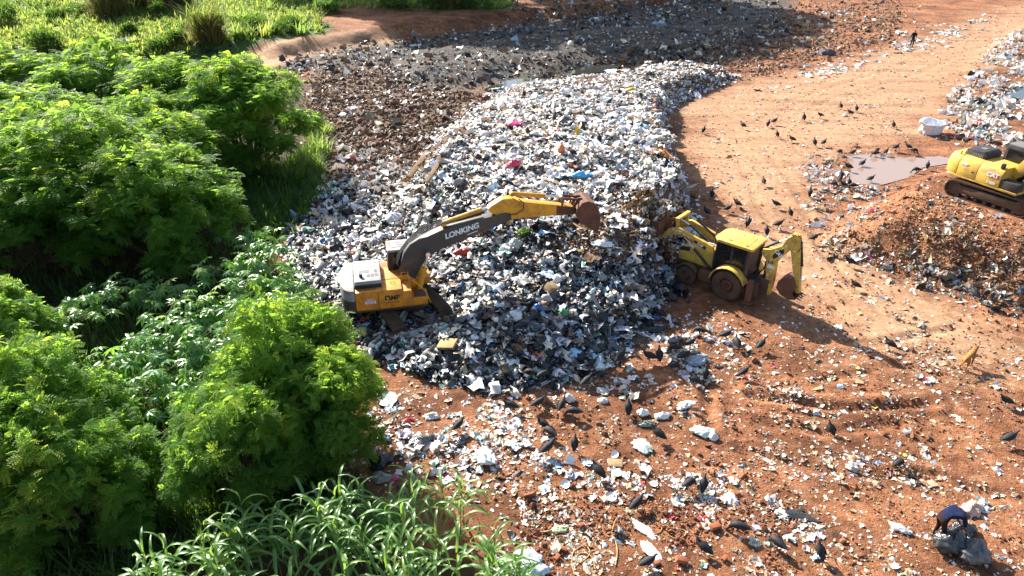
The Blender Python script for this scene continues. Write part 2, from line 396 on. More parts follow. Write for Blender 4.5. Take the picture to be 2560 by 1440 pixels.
def ground():
    yy = _gy; xx = _gx; z = GZ.ravel()
    V = np.stack([xx.ravel(), yy.ravel(), z], -1)
    n, m = yy.shape
    i = np.arange(n * m).reshape(n, m)
    F = np.stack([i[:-1, :-1], i[:-1, 1:], i[1:, 1:], i[1:, :-1]], -1).reshape(-1, 4)
    x, y = V[:, 0], V[:, 1]; j = fbm(x / 3, y / 3, 50) * 1.5 + fbm(x / 0.8, y / 0.8, 52) * 0.5
    tan = sstep(poly_sd(x, y, TAN) / (1 + y / 60) + j, -1.2, 1.6)
    tan = np.maximum(tan, sstep(poly_sd(x, y, PATH) + j * 0.6, -0.5, 1.0))
    dark = sstep(poly_sd(x, y, DARK) + j * 1.4, -1.0, 1.5)
    grey = sstep(poly_sd(x, y, GREY) + j * 1.8, -1.5, 1.5)
    rub = np.maximum(sstep(poly_sd(x, y, HEAP) + j, -0.4, 0.6), sstep(poly_sd(x, y, APRON) + j, -0.3, 0.8))
    dark = np.maximum(dark, rub)
    grass = np.maximum(sstep(poly_sd(x, y, GRASS) + j * 1.5, -0.8, 0.8), sstep(y, 150, 170))
    grass = grass * (1 - sstep(poly_sd(x, y, PATH) + j * 0.6, -0.5, 0.8))
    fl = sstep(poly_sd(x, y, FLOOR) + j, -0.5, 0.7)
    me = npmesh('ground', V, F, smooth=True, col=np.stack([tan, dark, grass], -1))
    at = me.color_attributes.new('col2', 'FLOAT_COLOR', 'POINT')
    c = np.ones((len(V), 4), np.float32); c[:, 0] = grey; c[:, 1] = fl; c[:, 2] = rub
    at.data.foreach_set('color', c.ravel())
    m, nt, b = new_mat('soil')
    g = N(nt, 'ShaderNodeNewGeometry'); pos = g.outputs['Position']
    a1 = N(nt, 'ShaderNodeAttribute', attribute_name='col'); s1 = N(nt, 'ShaderNodeSeparateColor'); L(nt, a1.outputs[0], s1.inputs[0])
    a2 = N(nt, 'ShaderNodeAttribute', attribute_name='col2'); s2 = N(nt, 'ShaderNodeSeparateColor'); L(nt, a2.outputs[0], s2.inputs[0])
    nb = noise_node(nt, 0.35, 5, 0.65, pos); nm = noise_node(nt, 2.6, 6, 0.7, pos); nf = noise_node(nt, 14, 4, 0.7, pos)
    red = ramp_node(nt, nm.outputs[0], [(0.25, (0.125, 0.049, 0.023)), (0.5, (0.26, 0.107, 0.048)), (0.75, (0.38, 0.195, 0.10))])
    red2 = ramp_node(nt, nb.outputs[0], [(0.38, (0.55, 0.51, 0.49)), (0.6, (1.15, 1.15, 1.15))])
    redc = mix_node(nt, 1.0, red.outputs[0], red2.outputs[0], 'MULTIPLY')
    tanc = ramp_node(nt, nm.outputs[0], [(0.25, (0.20, 0.105, 0.056)), (0.5, (0.325, 0.182, 0.098)), (0.75, (0.43, 0.27, 0.16))])
    c = mix_node(nt, s1.outputs[0], redc, tanc.outputs[0])
    mp = N(nt, 'ShaderNodeMapping'); mp.inputs['Rotation'].default_value = (0, 0, R(-38)); mp.inputs['Scale'].default_value = (0.10, 0.8, 1.0); L(nt, pos, mp.inputs[0])
    ns = noise_node(nt, 1.0, 5, 0.65, mp.outputs[0])
    sr = ramp_node(nt, ns.outputs[0], [(0.36, (0.62, 0.56, 0.52)), (0.5, (1, 1, 1)), (0.66, (1.22, 1.2, 1.18))])
    c = mix_node(nt, 0.6, c, sr.outputs[0], 'MULTIPLY')
    drk = ramp_node(nt, nm.outputs[0], [(0.25, (0.05, 0.033, 0.022)), (0.5, (0.135, 0.084, 0.055)), (0.75, (0.25, 0.17, 0.115))])
    c = mix_node(nt, s1.outputs[1], c, drk.outputs[0])
    gry = ramp_node(nt, nf.outputs[0], [(0.3, (0.022, 0.019, 0.017)), (0.5, (0.07, 0.058, 0.048)), (0.72, (0.19, 0.17, 0.145))])
    c = mix_node(nt, s2.outputs[0], c, gry.outputs[0])
    # scraps too small to build: pale cells scattered in the soil
    vo = N(nt, 'ShaderNodeTexVoronoi', feature='F1'); vo.inputs['Scale'].default_value = 8.0; L(nt, pos, vo.inputs['Vector'])
    vr = N(nt, 'ShaderNodeSeparateColor'); L(nt, vo.outputs['Color'], vr.inputs[0])
    th = N(nt, 'ShaderNodeMath', operation='MULTIPLY_ADD'); L(nt, nb.outputs[0], th.inputs[0]); th.inputs[1].default_value = -0.55; th.inputs[2].default_value = 1.27
    gt = N(nt, 'ShaderNodeMath', operation='GREATER_THAN'); L(nt, vr.outputs[0], gt.inputs[0]); L(nt, th.outputs[0], gt.inputs[1])
    ds = N(nt, 'ShaderNodeMath', operation='LESS_THAN'); L(nt, vo.outputs['Distance'], ds.inputs[0]); ds.inputs[1].default_value = 0.38
    mk = N(nt, 'ShaderNodeMath', operation='MULTIPLY'); L(nt, gt.outputs[0], mk.inputs[0]); L(nt, ds.outputs[0], mk.inputs[1])
    pale = ramp_node(nt, vr.outputs[1], [(0.0, (0.30, 0.19, 0.11)), (0.5, (0.40, 0.29, 0.19)), (1.0, (0.46, 0.38, 0.29))])
    c = mix_node(nt, mk.outputs[0], c, pale.outputs[0])
    grs = ramp_node(nt, nm.outputs[0], [(0.3, (0.03, 0.06, 0.012)), (0.55, (0.075, 0.125, 0.03)), (0.75, (0.15, 0.17, 0.05))])
    c = mix_node(nt, s1.outputs[2], c, grs.outputs[0])
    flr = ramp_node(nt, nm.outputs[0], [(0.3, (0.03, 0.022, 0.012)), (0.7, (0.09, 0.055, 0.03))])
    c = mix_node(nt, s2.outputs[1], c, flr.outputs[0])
    L(nt, c, b.inputs['Base Color']); b.inputs['Roughness'].default_value = 0.9; b.inputs['Specular IOR Level'].default_value = 0.2
    ad = N(nt, 'ShaderNodeMath', operation='ADD'); L(nt, nm.outputs[0], ad.inputs[0])
    mu = N(nt, 'ShaderNodeMath', operation='MULTIPLY'); L(nt, nf.outputs[0], mu.inputs[0]); mu.inputs[1].default_value = 0.45; L(nt, mu.outputs[0], ad.inputs[1])
    bp = bump_to(nt, b, ad.outputs[0], 0.85, 0.2)
    bs = N(nt, 'ShaderNodeMath', operation='MULTIPLY_ADD'); L(nt, s1.outputs[0], bs.inputs[0]); bs.inputs[1].default_value = -0.55; bs.inputs[2].default_value = 0.85; L(nt, bs.outputs[0], bp.inputs['Strength'])
    me.materials.append(m)
    return obj('ground', me, kind='structure')
ground()

m_water, nt_, b_ = new_mat('murky_water')
b_.inputs['Base Color'].default_value = (0.26, 0.175, 0.13, 1); b_.inputs['Roughness'].default_value = 0.10
gg = N(nt_, 'ShaderNodeNewGeometry'); nn = noise_node(nt_, 3.0, 3, 0.5, gg.outputs['Position']); bump_to(nt_, b_, nn.outputs[0], 0.08, 0.03)
m_clear, nt_, b2_ = new_mat('still_water'); b2_.inputs['Base Color'].default_value = (0.035, 0.035, 0.032, 1); b2_.inputs['Roughness'].default_value = 0.03
PLAB = ['brown puddle in front of the excavator at the right edge', 'pale blue puddle behind the white heap', 'dark greenish pool at the far left of the heap',
        'tiny pale puddle in churned mud, the left one', 'small pale puddle in churned mud, the right one', 'pale puddle among white litter at the right edge']
for pk, ((poly, lv), lab) in enumerate(zip(PUDDLES, PLAB)):
    gs = 1.25 if pk == 0 else 1.12
    cx = sum(p[0] for p in poly) / len(poly); cy = sum(p[1] for p in poly) / len(poly)
    V = [(cx + (p[0] - cx) * gs, cy + (p[1] - cy) * gs, lv) for p in poly]
    me = bpy.data.meshes.new('puddle'); me.from_pydata(V, [], [tuple(range(len(V)))]); me.materials.append(m_water if pk == 0 else m_clear)
    obj('puddle', me, label=lab, category='puddle', kind='structure')

# ------------------------------------------------------------------ rubbish pieces
def ico(sub):
    bm = bmesh.new(); bmesh.ops.create_icosphere(bm, subdivisions=sub, radius=1.0)
    V = np.array([v.co[:] for v in bm.verts]); F = np.array([[v.index for v in f.verts] for f in bm.faces]); bm.free(); return V, F
def bag_tmpl(sub, seed, knot=True, crump=0.2):
    r = np.random.default_rng(seed); V, F = ico(sub); V = V.copy()
    d = r.normal(size=(9, 3)); d /= np.linalg.norm(d, axis=1)[:, None]
    amp = r.uniform(-0.4, 0.3, 9)
    rad = 1 + sum(a * np.exp(-((1 - V @ q) * 4) ** 1) for a, q in zip(amp, d))
    rad *= 1 + r.normal(size=len(V)) * crump * (0.6 if sub > 2 else 0.9)
    lon = np.arctan2(V[:, 1], V[:, 0])
    rad *= 1 + 0.1 * np.sin(lon * r.integers(3, 6) + r.random() * 6)
    V = V * rad[:, None]
    V[:, 2] *= r.uniform(0.5, 0.85); V[:, 0] *= r.uniform(0.9, 1.4)
    if knot:
        k = V[:, 2] > np.quantile(V[:, 2], 0.93)
        V[k, :2] *= 0.45; V[k, 2] += r.uniform(0.15, 0.4)
    return V * 0.5, F
def sheet_tmpl(seed, n=3, crump=0.16):
    r = np.random.default_rng(seed)
    g = np.linspace(-0.5, 0.5, n + 1); X, Yg = np.meshgrid(g, g)
    V = np.stack([X.ravel(), Yg.ravel(), np.zeros(X.size)], -1)
    V[:, :2] += r.normal(size=(len(V), 2)) * 0.24 / n
    if n > 4: a_ = np.arctan2(V[:, 1], V[:, 0]); V[:, :2] *= (1 + 0.16 * np.sin(a_ * 3 + seed) + 0.10 * np.sin(a_ * 5 + 2 * seed))[:, None]
    V[:, 2] = r.normal(size=len(V)) * crump + 0.25 * np.abs(V[:, 0]) * r.normal()
    V[:, 0] *= r.uniform(0.7, 1.4); V[:, 2] -= V[:, 2].min() * 0.6
    i = np.arange(V.shape[0]).reshape(n + 1, n + 1)
    Q = np.stack([i[:-1, :-1], i[:-1, 1:], i[1:, 1:], i[1:, :-1]], -1).reshape(-1, 4)
    F = np.concatenate([Q[:, [0, 1, 2]], Q[:, [0, 2, 3]]])
    return V, F
BAGS = [bag_tmpl(2, 100 + i, i % 2 == 0) for i in range(9)]
LUMPS = [bag_tmpl(1, 180 + i, False, 0.2) for i in range(6)]
BIG = [bag_tmpl(3, 150 + i, i % 3 != 2, 0.2) for i in range(10)]
SHEETS = [sheet_tmpl(200 + i) for i in range(8)]
SCRAPS = [sheet_tmpl(230 + i, 2, 0.13) for i in range(8)]
CLODS = [(lambda v: (v[0] * np.array([0.5, 0.5, 0.36]) * (1 + np.random.default_rng(300 + i).normal(size=(len(v[0]), 1)) * 0.22), v[1]))(ico(1)) for i in range(4)]
W = ('white', (0.80, 0.80, 0.79)); CR = ('cream', (0.70, 0.62, 0.50)); GR = ('grey', (0.34, 0.34, 0.34)); BK = ('black', (0.022, 0.023, 0.026))
BL = ('blue', (0.05, 0.24, 0.62)); TQ = ('pale green', (0.30, 0.52, 0.44)); RD = ('red', (0.62, 0.05, 0.04)); YE = ('yellow', (0.75, 0.55, 0.06))
PK = ('pink', (0.8, 0.10, 0.28)); BR = ('brown', (0.20, 0.115, 0.06)); OR = ('orange', (0.75, 0.24, 0.05)); GN = ('green', (0.06, 0.35, 0.14)); LB = ('light blue', (0.36, 0.55, 0.74))
SO = ('soil red', (0.25, 0.10, 0.05)); SW = ('straw', (0.36, 0.26, 0.12)); DG = ('dark grey', (0.10, 0.10, 0.105)); TN = ('tan', (0.42, 0.29, 0.18)); PW = ('off-white', (0.62, 0.56, 0.49))
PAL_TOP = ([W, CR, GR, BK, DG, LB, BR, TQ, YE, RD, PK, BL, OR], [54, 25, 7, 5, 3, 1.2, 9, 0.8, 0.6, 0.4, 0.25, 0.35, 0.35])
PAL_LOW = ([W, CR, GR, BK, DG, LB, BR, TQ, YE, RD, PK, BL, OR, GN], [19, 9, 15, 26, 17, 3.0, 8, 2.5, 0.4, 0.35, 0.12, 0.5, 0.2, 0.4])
PAL_LIT = ([W, CR, TN, PW, GR, BK, LB, BR, TQ, YE, RD, PK, BL, SW], [8, 13, 32, 14, 4, 3.5, 0.9, 13, 1.0, 0.6, 0.35, 0.2, 0.3, 9])
PAL_LIW = ([W, CR, PW, TN, GR, BK, LB, TQ, RD, PK, YE], [44, 18, 22, 8, 4, 4, 2, 2, 0.6, 0.5, 0.8])
PAL_DEEP = ([W, CR, GR, BK, DG, LB, BR, TQ, BL, GN], [11, 5, 13, 40, 22, 2.5, 8, 2.5, 0.5, 0.5])  # mostly black bags; the extra black also stands in for front slope shade
PAL_BRN = ([BR, SW, CR, W, GR, BK, SO, DG], [30, 26, 14, 6, 6, 6, 10, 6])
PAL_GRY = ([GR, DG, BK, W, BR, CR, LB], [13, 22, 15, 6, 34, 10, 1.0])
def pick(n, pal, jit=0.16):
    names, wts = pal; wts = np.array(wts, float); k = rng.choice(len(names), n, p=wts / wts.sum())
    c = np.array([q[1] for q in names])[k] * np.clip(1 + rng.normal(size=(n, 1)) * jit, 0.4, 1.12) * (1 + rng.normal(size=(n, 3)) * 0.03)
    return np.clip(c, 0.01, 0.84), [names[i][0] for i in k]
M_PIECE = piece_mat('rubbish_plastic', True, 0.42, 0.12)
M_THING = piece_mat('bag_plastic', False, 0.38, 0.10)
M_SOILBIT = piece_mat('soil_lumps', True, 0.9)
def uniform_px(n, poly_px, jit=1.0):
    """n points spread evenly over an area outlined in the photograph, dropped on the landform"""
    a = np.array(poly_px, float); lo, hi = a.min(0), a.max(0)
    out = np.zeros((0, 2))
    while len(out) < n:
        q = lo + rng.random((n * 2, 2)) * (hi - lo)
        out = np.concatenate([out, q[poly_sd(q[:, 0], q[:, 1], poly_px) > 0]])
    q = out[:n] + rng.normal(size=(n, 2)) * np.array([16, 9]) * jit * np.clip(out[:n, 1:2] / 700, 0.35, 1.3); z = np.zeros(n)
    for _ in range(6):
        t = (q[:, 1] - 720) / FPX; k = (CH - z) / (math.sin(PITCH) + t * math.cos(PITCH))
        x = (q[:, 0] - 1280) / FPX * k; y = k * (math.cos(PITCH) - t * math.sin(PITCH)); z = 0.5 * z + 0.5 * Hq(x, y)
    z = Hq(x, y)
    return np.stack([x, y, z], -1)
def uniform_w(n, poly):
    a = np.array(poly, float); lo, hi = a.min(0), a.max(0); out = np.zeros((0, 2))
    while len(out) < n:
        q = lo + rng.random((n * 2, 2)) * (hi - lo); out = np.concatenate([out, q[poly_sd(q[:, 0], q[:, 1], poly) > 0]])
    q = out[:n]; return np.stack([q[:, 0], q[:, 1], Hq(q[:, 0], q[:, 1])], -1)
def pxs(p): # pixels per metre
    return FPX / (p[:, 1] * math.cos(PITCH) + (CH - p[:, 2]) * math.sin(PITCH))
def clear_of_machines(p):
    k = np.ones(len(p), bool)
    ex = (p[:, 0] - EX_C[0], p[:, 1] - EX_C[1]); k &= np.hypot(*ex) > 0.9
    ca, sa = math.cos(BH_A), math.sin(BH_A); dx, dy = p[:, 0] - BH_C[0], p[:, 1] - BH_C[1]
    lx, ly = dx * ca + dy * sa, -dx * sa + dy * ca
    k &= ~((lx > -0.9) & (lx < 2.8) & (np.abs(ly) < 1.25))
    ca, sa = math.cos(CT_A), math.sin(CT_A); dx, dy = p[:, 0] - CT_C[0], p[:, 1] - CT_C[1]
    lx, ly = dx * ca + dy * sa, -dx * sa + dy * ca
    k &= ~((np.abs(lx) < 2.4) & (np.abs(ly) < 1.7))
    return k

# ---- the big heap: bags and sheets
PXHEAP = [(1235,225),(1090,320),(1025,440),(975,520),(870,440),(760,490),(715,600),(740,710),(800,775),(870,800),(930,890),(1060,930),(1250,975),(1430,950),(1530,890),(1600,800),(1700,740),(1740,560),(1700,440),(1655,340),(1690,262),(1860,192),(1700,162),(1500,190),(1350,215)]
def in_organic(p):
    q = G(1500, 650, 1.2); return np.exp(-(((p[:, 0] - q[0]) / 1.7) ** 2 + ((p[:, 1] - q[1]) / 1.6) ** 2)) > 0.3
def heap():
    p = np.concatenate([uniform_px(36000, PXHEAP), uniform_w(6000, HEAP)])
    p = p[clear_of_machines(p)]
    sp = pxs(p)
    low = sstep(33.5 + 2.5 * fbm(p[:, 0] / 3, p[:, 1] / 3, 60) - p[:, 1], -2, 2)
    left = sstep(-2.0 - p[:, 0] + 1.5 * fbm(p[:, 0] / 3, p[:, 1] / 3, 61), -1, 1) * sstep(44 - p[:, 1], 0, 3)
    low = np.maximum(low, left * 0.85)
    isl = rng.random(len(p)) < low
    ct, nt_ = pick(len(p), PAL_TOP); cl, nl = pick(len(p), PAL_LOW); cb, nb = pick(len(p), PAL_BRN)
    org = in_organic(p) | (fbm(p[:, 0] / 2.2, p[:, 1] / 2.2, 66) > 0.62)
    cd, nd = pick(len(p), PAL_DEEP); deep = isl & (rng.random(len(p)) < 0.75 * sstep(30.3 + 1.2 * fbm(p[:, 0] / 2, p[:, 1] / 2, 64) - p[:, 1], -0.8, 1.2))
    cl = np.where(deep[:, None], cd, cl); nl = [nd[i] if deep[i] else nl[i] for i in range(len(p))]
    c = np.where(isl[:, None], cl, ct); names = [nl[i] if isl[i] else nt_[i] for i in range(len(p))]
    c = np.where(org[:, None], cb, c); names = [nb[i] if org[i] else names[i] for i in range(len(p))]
    size = np.clip(rng.lognormal(math.log(0.15), 0.5, len(p)), 0.07, 0.52)
    size = np.maximum(size, 4.8 / sp); size[org] *= 0.6
    sheet = rng.random(len(p)) < np.where(isl, 0.58, 0.68)
    p = p.copy(); p[:, 2] += size * np.where(sheet, 0.12, 0.16)
    vis = size * sp * np.where(sheet, 0.7, 1.0) * (0.6 + 0.8 * rng.random(len(p)))
    px = np.array([P(*q)[:2] for q in p])
    okv = (px[:, 0] > 720) & (px[:, 1] > 180) & ~sheet & ~org & ~((px[:, 0] < 1130) & (px[:, 0] > 840) & (px[:, 1] > 560) & (px[:, 1] < 850))
    order = np.argsort(-np.where(okv, vis, 0))[:300]
    ind = np.zeros(len(p), bool); ind[order] = True
    # individuals
    bigm = [npmesh('rubbish_bag', V, F, M_THING, smooth=True) for V, F in BIG]
    for i in order:
        s = size[i] * 1.05
        o = obj('rubbish_bag', bigm[rng.integers(len(bigm))], loc=p[i], rot=(rng.normal() * 0.5, rng.normal() * 0.5, rng.random() * 6.28), scale=(s, s, s))
        o.color = (*c[i], 1)
        szw = 'large' if s > 0.52 else ('small' if s < 0.40 else 'medium')
        REG.append((o, f'{szw} {names[i]} rubbish bag', 'on the heap', 'rubbish bag', 'rubbish bags on the heap'))
    k = ~ind & ~sheet
    n = k.sum(); S = size[k][:, None] * rng.uniform(0.75, 1.25, (n, 3))
    wb = np.where(size[k] * sp[k] > 16, rng.integers(0, len(BAGS), n), len(BAGS) + rng.integers(0, 6, n))
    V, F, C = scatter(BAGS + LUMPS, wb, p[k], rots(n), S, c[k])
    n0 = len(V); V1, F1, C1 = V, F, C
    k = ~ind & sheet; n = k.sum(); S = size[k][:, None] * rng.uniform(0.8, 1.4, (n, 3))
    film = rng.random(n) < 0.07; S[film] *= np.array([0.55, 2.6, 1.0])
    ws = np.where(size[k] * sp[k] > 13, rng.integers(0, 8, n), 8 + rng.integers(0, 8, n))
    V, F, C = scatter(SHEETS + SCRAPS, ws, p[k], rots(n, 0.5), S, c[k])
    # long draped film, cloth and cardboard lying over the bags
    m_ = 620; q = np.concatenate([uniform_px(450, PXHEAP), uniform_w(170, HEAP)]); q = q[clear_of_machines(q)]; m_ = len(q)
    q[:, 2] += rng.uniform(0.03, 0.16, m_); cf, _n = pick(m_, ([W, GR, BK, CR, LB, DG, TN, BR, TQ], [26, 14, 20, 16, 4, 8, 9, 8, 2]))
    Sf = rng.uniform(0.28, 0.62, m_)[:, None] * np.stack([rng.uniform(0.5, 1.0, m_), rng.uniform(1.0, 2.0, m_), rng.uniform(0.5, 0.9, m_)], -1)
    Vf, Ff, Cf = scatter([sheet_tmpl(600 + i, 6, 0.07) for i in range(8)], rng.integers(0, 8, m_), q, rots(m_, 0.25), Sf, cf)
    F = np.concatenate([F, Ff + len(V)]); V = np.concatenate([V, Vf]); C = np.concatenate([C, Cf])
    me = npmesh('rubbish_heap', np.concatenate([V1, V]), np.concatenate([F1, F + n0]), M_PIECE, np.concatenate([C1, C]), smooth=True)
    obj('rubbish_heap', me, kind='stuff', label='mass of mixed white and black rubbish piled into the big heap', category='rubbish')
heap()

# ---- scraps lying on the bare soil
PXOPEN = [(960,940),(1300,985),(1560,900),(1660,800),(1760,760),(1950,770),(2010,620),(1780,500),(1720,420),(1680,270),(1900,190),(2300,100),(2600,-20),(2600,1500),(1300,1500),(1290,1420),(1240,1260),(1020,1230),(860,1180),(890,1060)]
def litter():
    sets = []
    def put(n, poly, pal, smin, smed, smax, thr=None, sc_=2.2, seed=70, minpx=0.0, tilt=0.35, jit=1.5):
        p = uniform_px(n, poly, jit); p = p[clear_of_machines(p)]
        if thr is not None:
            f = 0.6 * fbm(p[:, 0] / sc_, p[:, 1] / sc_, seed) + 0.4 * fbm(p[:, 0] / (sc_ * 0.3), p[:, 1] / (sc_ * 0.3), seed + 3)
            p = p[f + rng.normal(size=len(p)) * 0.12 > thr]
        for poly_, lv in PUDDLES: p = p[poly_sd(p[:, 0], p[:, 1], poly_) < 0.1]
        c, nm = pick(len(p), pal); s = np.clip(rng.lognormal(math.log(smed), 0.5, len(p)), smin, smax)
        s = np.maximum(s, minpx / pxs(p)); sets.append((p, c, nm, s, np.full(len(p), tilt)))
    put(8500, PXOPEN, PAL_LIT, 0.03, 0.06, 0.2, None)
    put(26000, PXOPEN, PAL_LIT, 0.03, 0.078, 0.34, 0.22)
    put(3200, PXOPEN, PAL_LIW, 0.07, 0.13, 0.36, 0.22, 2.6, 73)
    put(1500, [(960,1000),(1200,980),(1420,1130),(1330,1240),(1100,1180),(980,1090)], PAL_LIW, 0.06, 0.13, 0.5, 0.02, 1.6, 74)
    put(1100, [(1480,1160),(1820,1190),(1850,1290),(2090,1330),(2080,1410),(1850,1350),(1640,1260),(1480,1230)], PAL_LIW, 0.05, 0.11, 0.38, 0.05, 1.5, 75)
    put(1300, [(1450,900),(1560,840),(1700,800),(1850,850),(1860,960),(1700,960),(1480,980)], PAL_LIW, 0.06, 0.13, 0.42, 0.0, 1.2, 76)
    put(2600, [(1700,262),(1880,200),(2250,115),(2560,0),(2560,120),(2420,190),(2340,330),(2060,400),(2030,560),(1930,700),(1800,540),(1700,430)], PAL_LIT, 0.05, 0.09, 0.3, -0.05, 3, 72, 3.6)
    put(700, [(770,180),(860,180),(830,320),(780,440),(740,300)], PAL_BRN, 0.1, 0.2, 0.5, None, 3, 91, 4, 0.9)
    # white litter at the right edge, beyond the berm
    put(3800, [(2600,60),(2480,110),(2400,200),(2365,270),(2350,345),(2600,365)], PAL_TOP, 0.12, 0.25, 0.7, -0.15, 3, 77, 5, 0.6)
    put(1300, [(2000,395),(2070,380),(2140,450),(2250,460),(2200,500),(2120,590),(2210,660),(2120,640),(2030,560)], PAL_TOP, 0.1, 0.18, 0.5, 0.05, 2, 78, 4, 0.6)
    put(1500, [(1880,215),(2240,110),(2480,40),(2440,90),(2250,140),(1950,225)], PAL_TOP, 0.15, 0.25, 0.6, 0.1, 3, 79, 4)
    put(900, [(2060,30),(2180,30),(2400,70),(2380,100),(2240,110),(2070,60)], PAL_TOP, 0.2, 0.4, 0.9, 0.2, 4, 80, 6)
    # the berm
    put(2600, [(2050,600),(2130,560),(2250,470),(2360,450),(2600,560),(2600,790),(2400,730),(2260,690),(2120,650)], PAL_BRN, 0.08, 0.13, 0.5, 0.0, 2, 81, 4, 0.9)
    put(1300, [(2080,620),(2250,640),(2600,700),(2600,790),(2400,735),(2260,700),(2120,660)], PAL_LOW, 0.1, 0.17, 0.6, 0.05, 2, 82, 4, 0.8)
    # churned soil and grey rubbish behind the heap
    put(2600, [(790,180),(960,150),(1080,225),(1240,236),(1095,345),(1015,470),(830,450),(770,330)], PAL_BRN, 0.12, 0.18, 0.5, None, 3, 83, 3.5, 0.9)
    put(500, [(790,180),(960,150),(1080,225),(1240,236),(1095,345),(1015,470),(830,450),(770,330)], PAL_TOP, 0.1, 0.3, 0.7, 0.05, 3, 84, 4, 0.5)
    put(700, [(850,380),(980,370),(1030,450),(960,520),(800,470)], PAL_TOP, 0.15, 0.3, 0.7, -0.1, 2, 85, 5, 0.6)
    put(2800, [(960,165),(1050,125),(1250,90),(1550,60),(1960,0),(1990,100),(1800,165),(1500,175),(1250,215),(1080,225),(960,200)], PAL_GRY, 0.15, 0.26, 0.8, None, 4, 86, 4.5, 0.9, 3)
    put(1500, [(700,150),(860,118),(1010,98),(1250,66),(1600,28),(1940,0),(1600,70),(1250,100),(1030,128),(860,178),(720,185)], PAL_GRY, 0.15, 0.28, 0.8, None, 4, 87, 4.5, 0.9, 2)
    put(2600, [(1560,170),(1800,100),(2000,10),(2250,0),(2250,100),(1900,190),(1720,172)], PAL_BRN, 0.12, 0.25, 0.7, -0.1, 3, 88, 4, 0.9, 6)
    put(700, [(1280,-10),(1960,-10),(1950,20),(1290,60)], PAL_GRY, 0.2, 0.35, 0.9, None, 3, 89, 4, 0.9)
    p = np.concatenate([q[0] for q in sets]); c = np.concatenate([q[1] for q in sets]); nm = sum([q[2] for q in sets], [])
    s = np.concatenate([q[3] for q in sets]); tl = np.concatenate([q[4] for q in sets])
    p[:, 2] += 0.006 + s * 0.02
    px = np.array([P(*q)[:2] for q in p]); sp = pxs(p)
    okv = (px[:, 0] > 930) & (px[:, 0] < 2550) & (px[:, 1] > 500) & (px[:, 1] < 1430) & (tl < 0.5) & ~((px[:, 0] < 1330) & (px[:, 1] > 1180))
    order = np.argsort(-np.where(okv, s * sp, 0))[:300]
    ind = np.zeros(len(p), bool); ind[order] = True
    sm = [npmesh('litter_scrap', *sheet_tmpl(400 + i, 4, 0.07), M_THING, smooth=True) for i in range(10)]
    for i in order:
        o = obj('litter_scrap', sm[rng.integers(len(sm))], loc=p[i], rot=(rng.normal() * 0.2, rng.normal() * 0.2, rng.random() * 6.28), scale=(s[i] * 0.92, s[i] * 0.92, s[i] * rng.uniform(0.9, 1.9)))
        o.color = (*c[i], 1)
        szw = 'large' if s[i] > 0.42 else ('small' if s[i] < 0.3 else 'medium')
        REG.append((o, f'{szw} {nm[i]} litter scrap', 'on the soil', 'litter', 'litter scraps on the soil'))
    k = ~ind; n = k.sum(); S = s[k][:, None] * rng.uniform(0.6, 1.3, (n, 3)); S[:, 2] *= 0.9
    tk = tl[k]; R1 = rots(n, 0.35); R2 = rots(n, None); rt = np.where((tk > 0.5)[:, None, None], R2, R1)
    V, F, C = scatter(SCRAPS, rng.integers(0, len(SCRAPS), n), p[k], rt, S, c[k])
    obj('scattered_litter', npmesh('scattered_litter', V, F, M_PIECE, C), kind='stuff', label='countless small pale scraps strewn over the soil', category='litter')
litter()

def clods():
    ps, cs, ss = [], [], []
    def put(n, poly, base, smed, minpx=3.0, thr=None):
        p = uniform_px(n, poly); p = p[clear_of_machines(p)]
        if thr is not None: p = p[fbm(p[:, 0] / 2.0, p[:, 1] / 2.0, 90) > thr]
        for poly_, lv in PUDDLES: p = p[poly_sd(p[:, 0], p[:, 1], poly_) < 0.1]
        s = np.clip(rng.lognormal(math.log(smed), 0.5, len(p)), 0.03, 0.8); s = np.maximum(s, minpx / pxs(p))
        c = np.array(base)[None] * np.clip(1 + rng.normal(size=(len(p), 1)) * 0.3, 0.4, 1.7)
        p[:, 2] += s * 0.1; ps.append(p); cs.append(c); ss.append(s)
    put(9000, PXOPEN, (0.21, 0.08, 0.035), 0.07, 3.0, 0.0)
    put(3500, [(1300,1240),(2000,1250),(2100,1440),(1330,1440)], (0.22, 0.085, 0.038), 0.06, 2.6, 0.0)
    put(5000, [(2050,600),(2130,560),(2250,470),(2360,450),(2600,560),(2600,790),(2400,730),(2260,690),(2120,650)], (0.26, 0.12, 0.055), 0.07, 3.0)
    put(5000, [(790,180),(960,150),(1080,225),(1240,236),(1095,345),(1015,470),(830,450),(770,330)], (0.15, 0.085, 0.052), 0.17, 4.0)
    put(900, [(800,770),(880,790),(900,870),(830,870)], (0.2, 0.07, 0.03), 0.12, 4)
    put(2500, [(1560,170),(1800,100),(2000,10),(2250,0),(2250,100),(1900,190),(1720,172)], (0.18, 0.11, 0.07), 0.2, 4)
    p = np.concatenate(ps); c = np.concatenate(cs); s = np.concatenate(ss); n = len(p)
    V, F, C = scatter(CLODS, rng.integers(0, 4, n), p, rots(n), s[:, None] * rng.uniform(0.7, 1.3, (n, 3)), c)
    obj('soil_clods', npmesh('soil_clods', V, F, M_SOILBIT, C), kind='stuff', label='loose clods and stones of red and brown soil', category='soil')
clods()
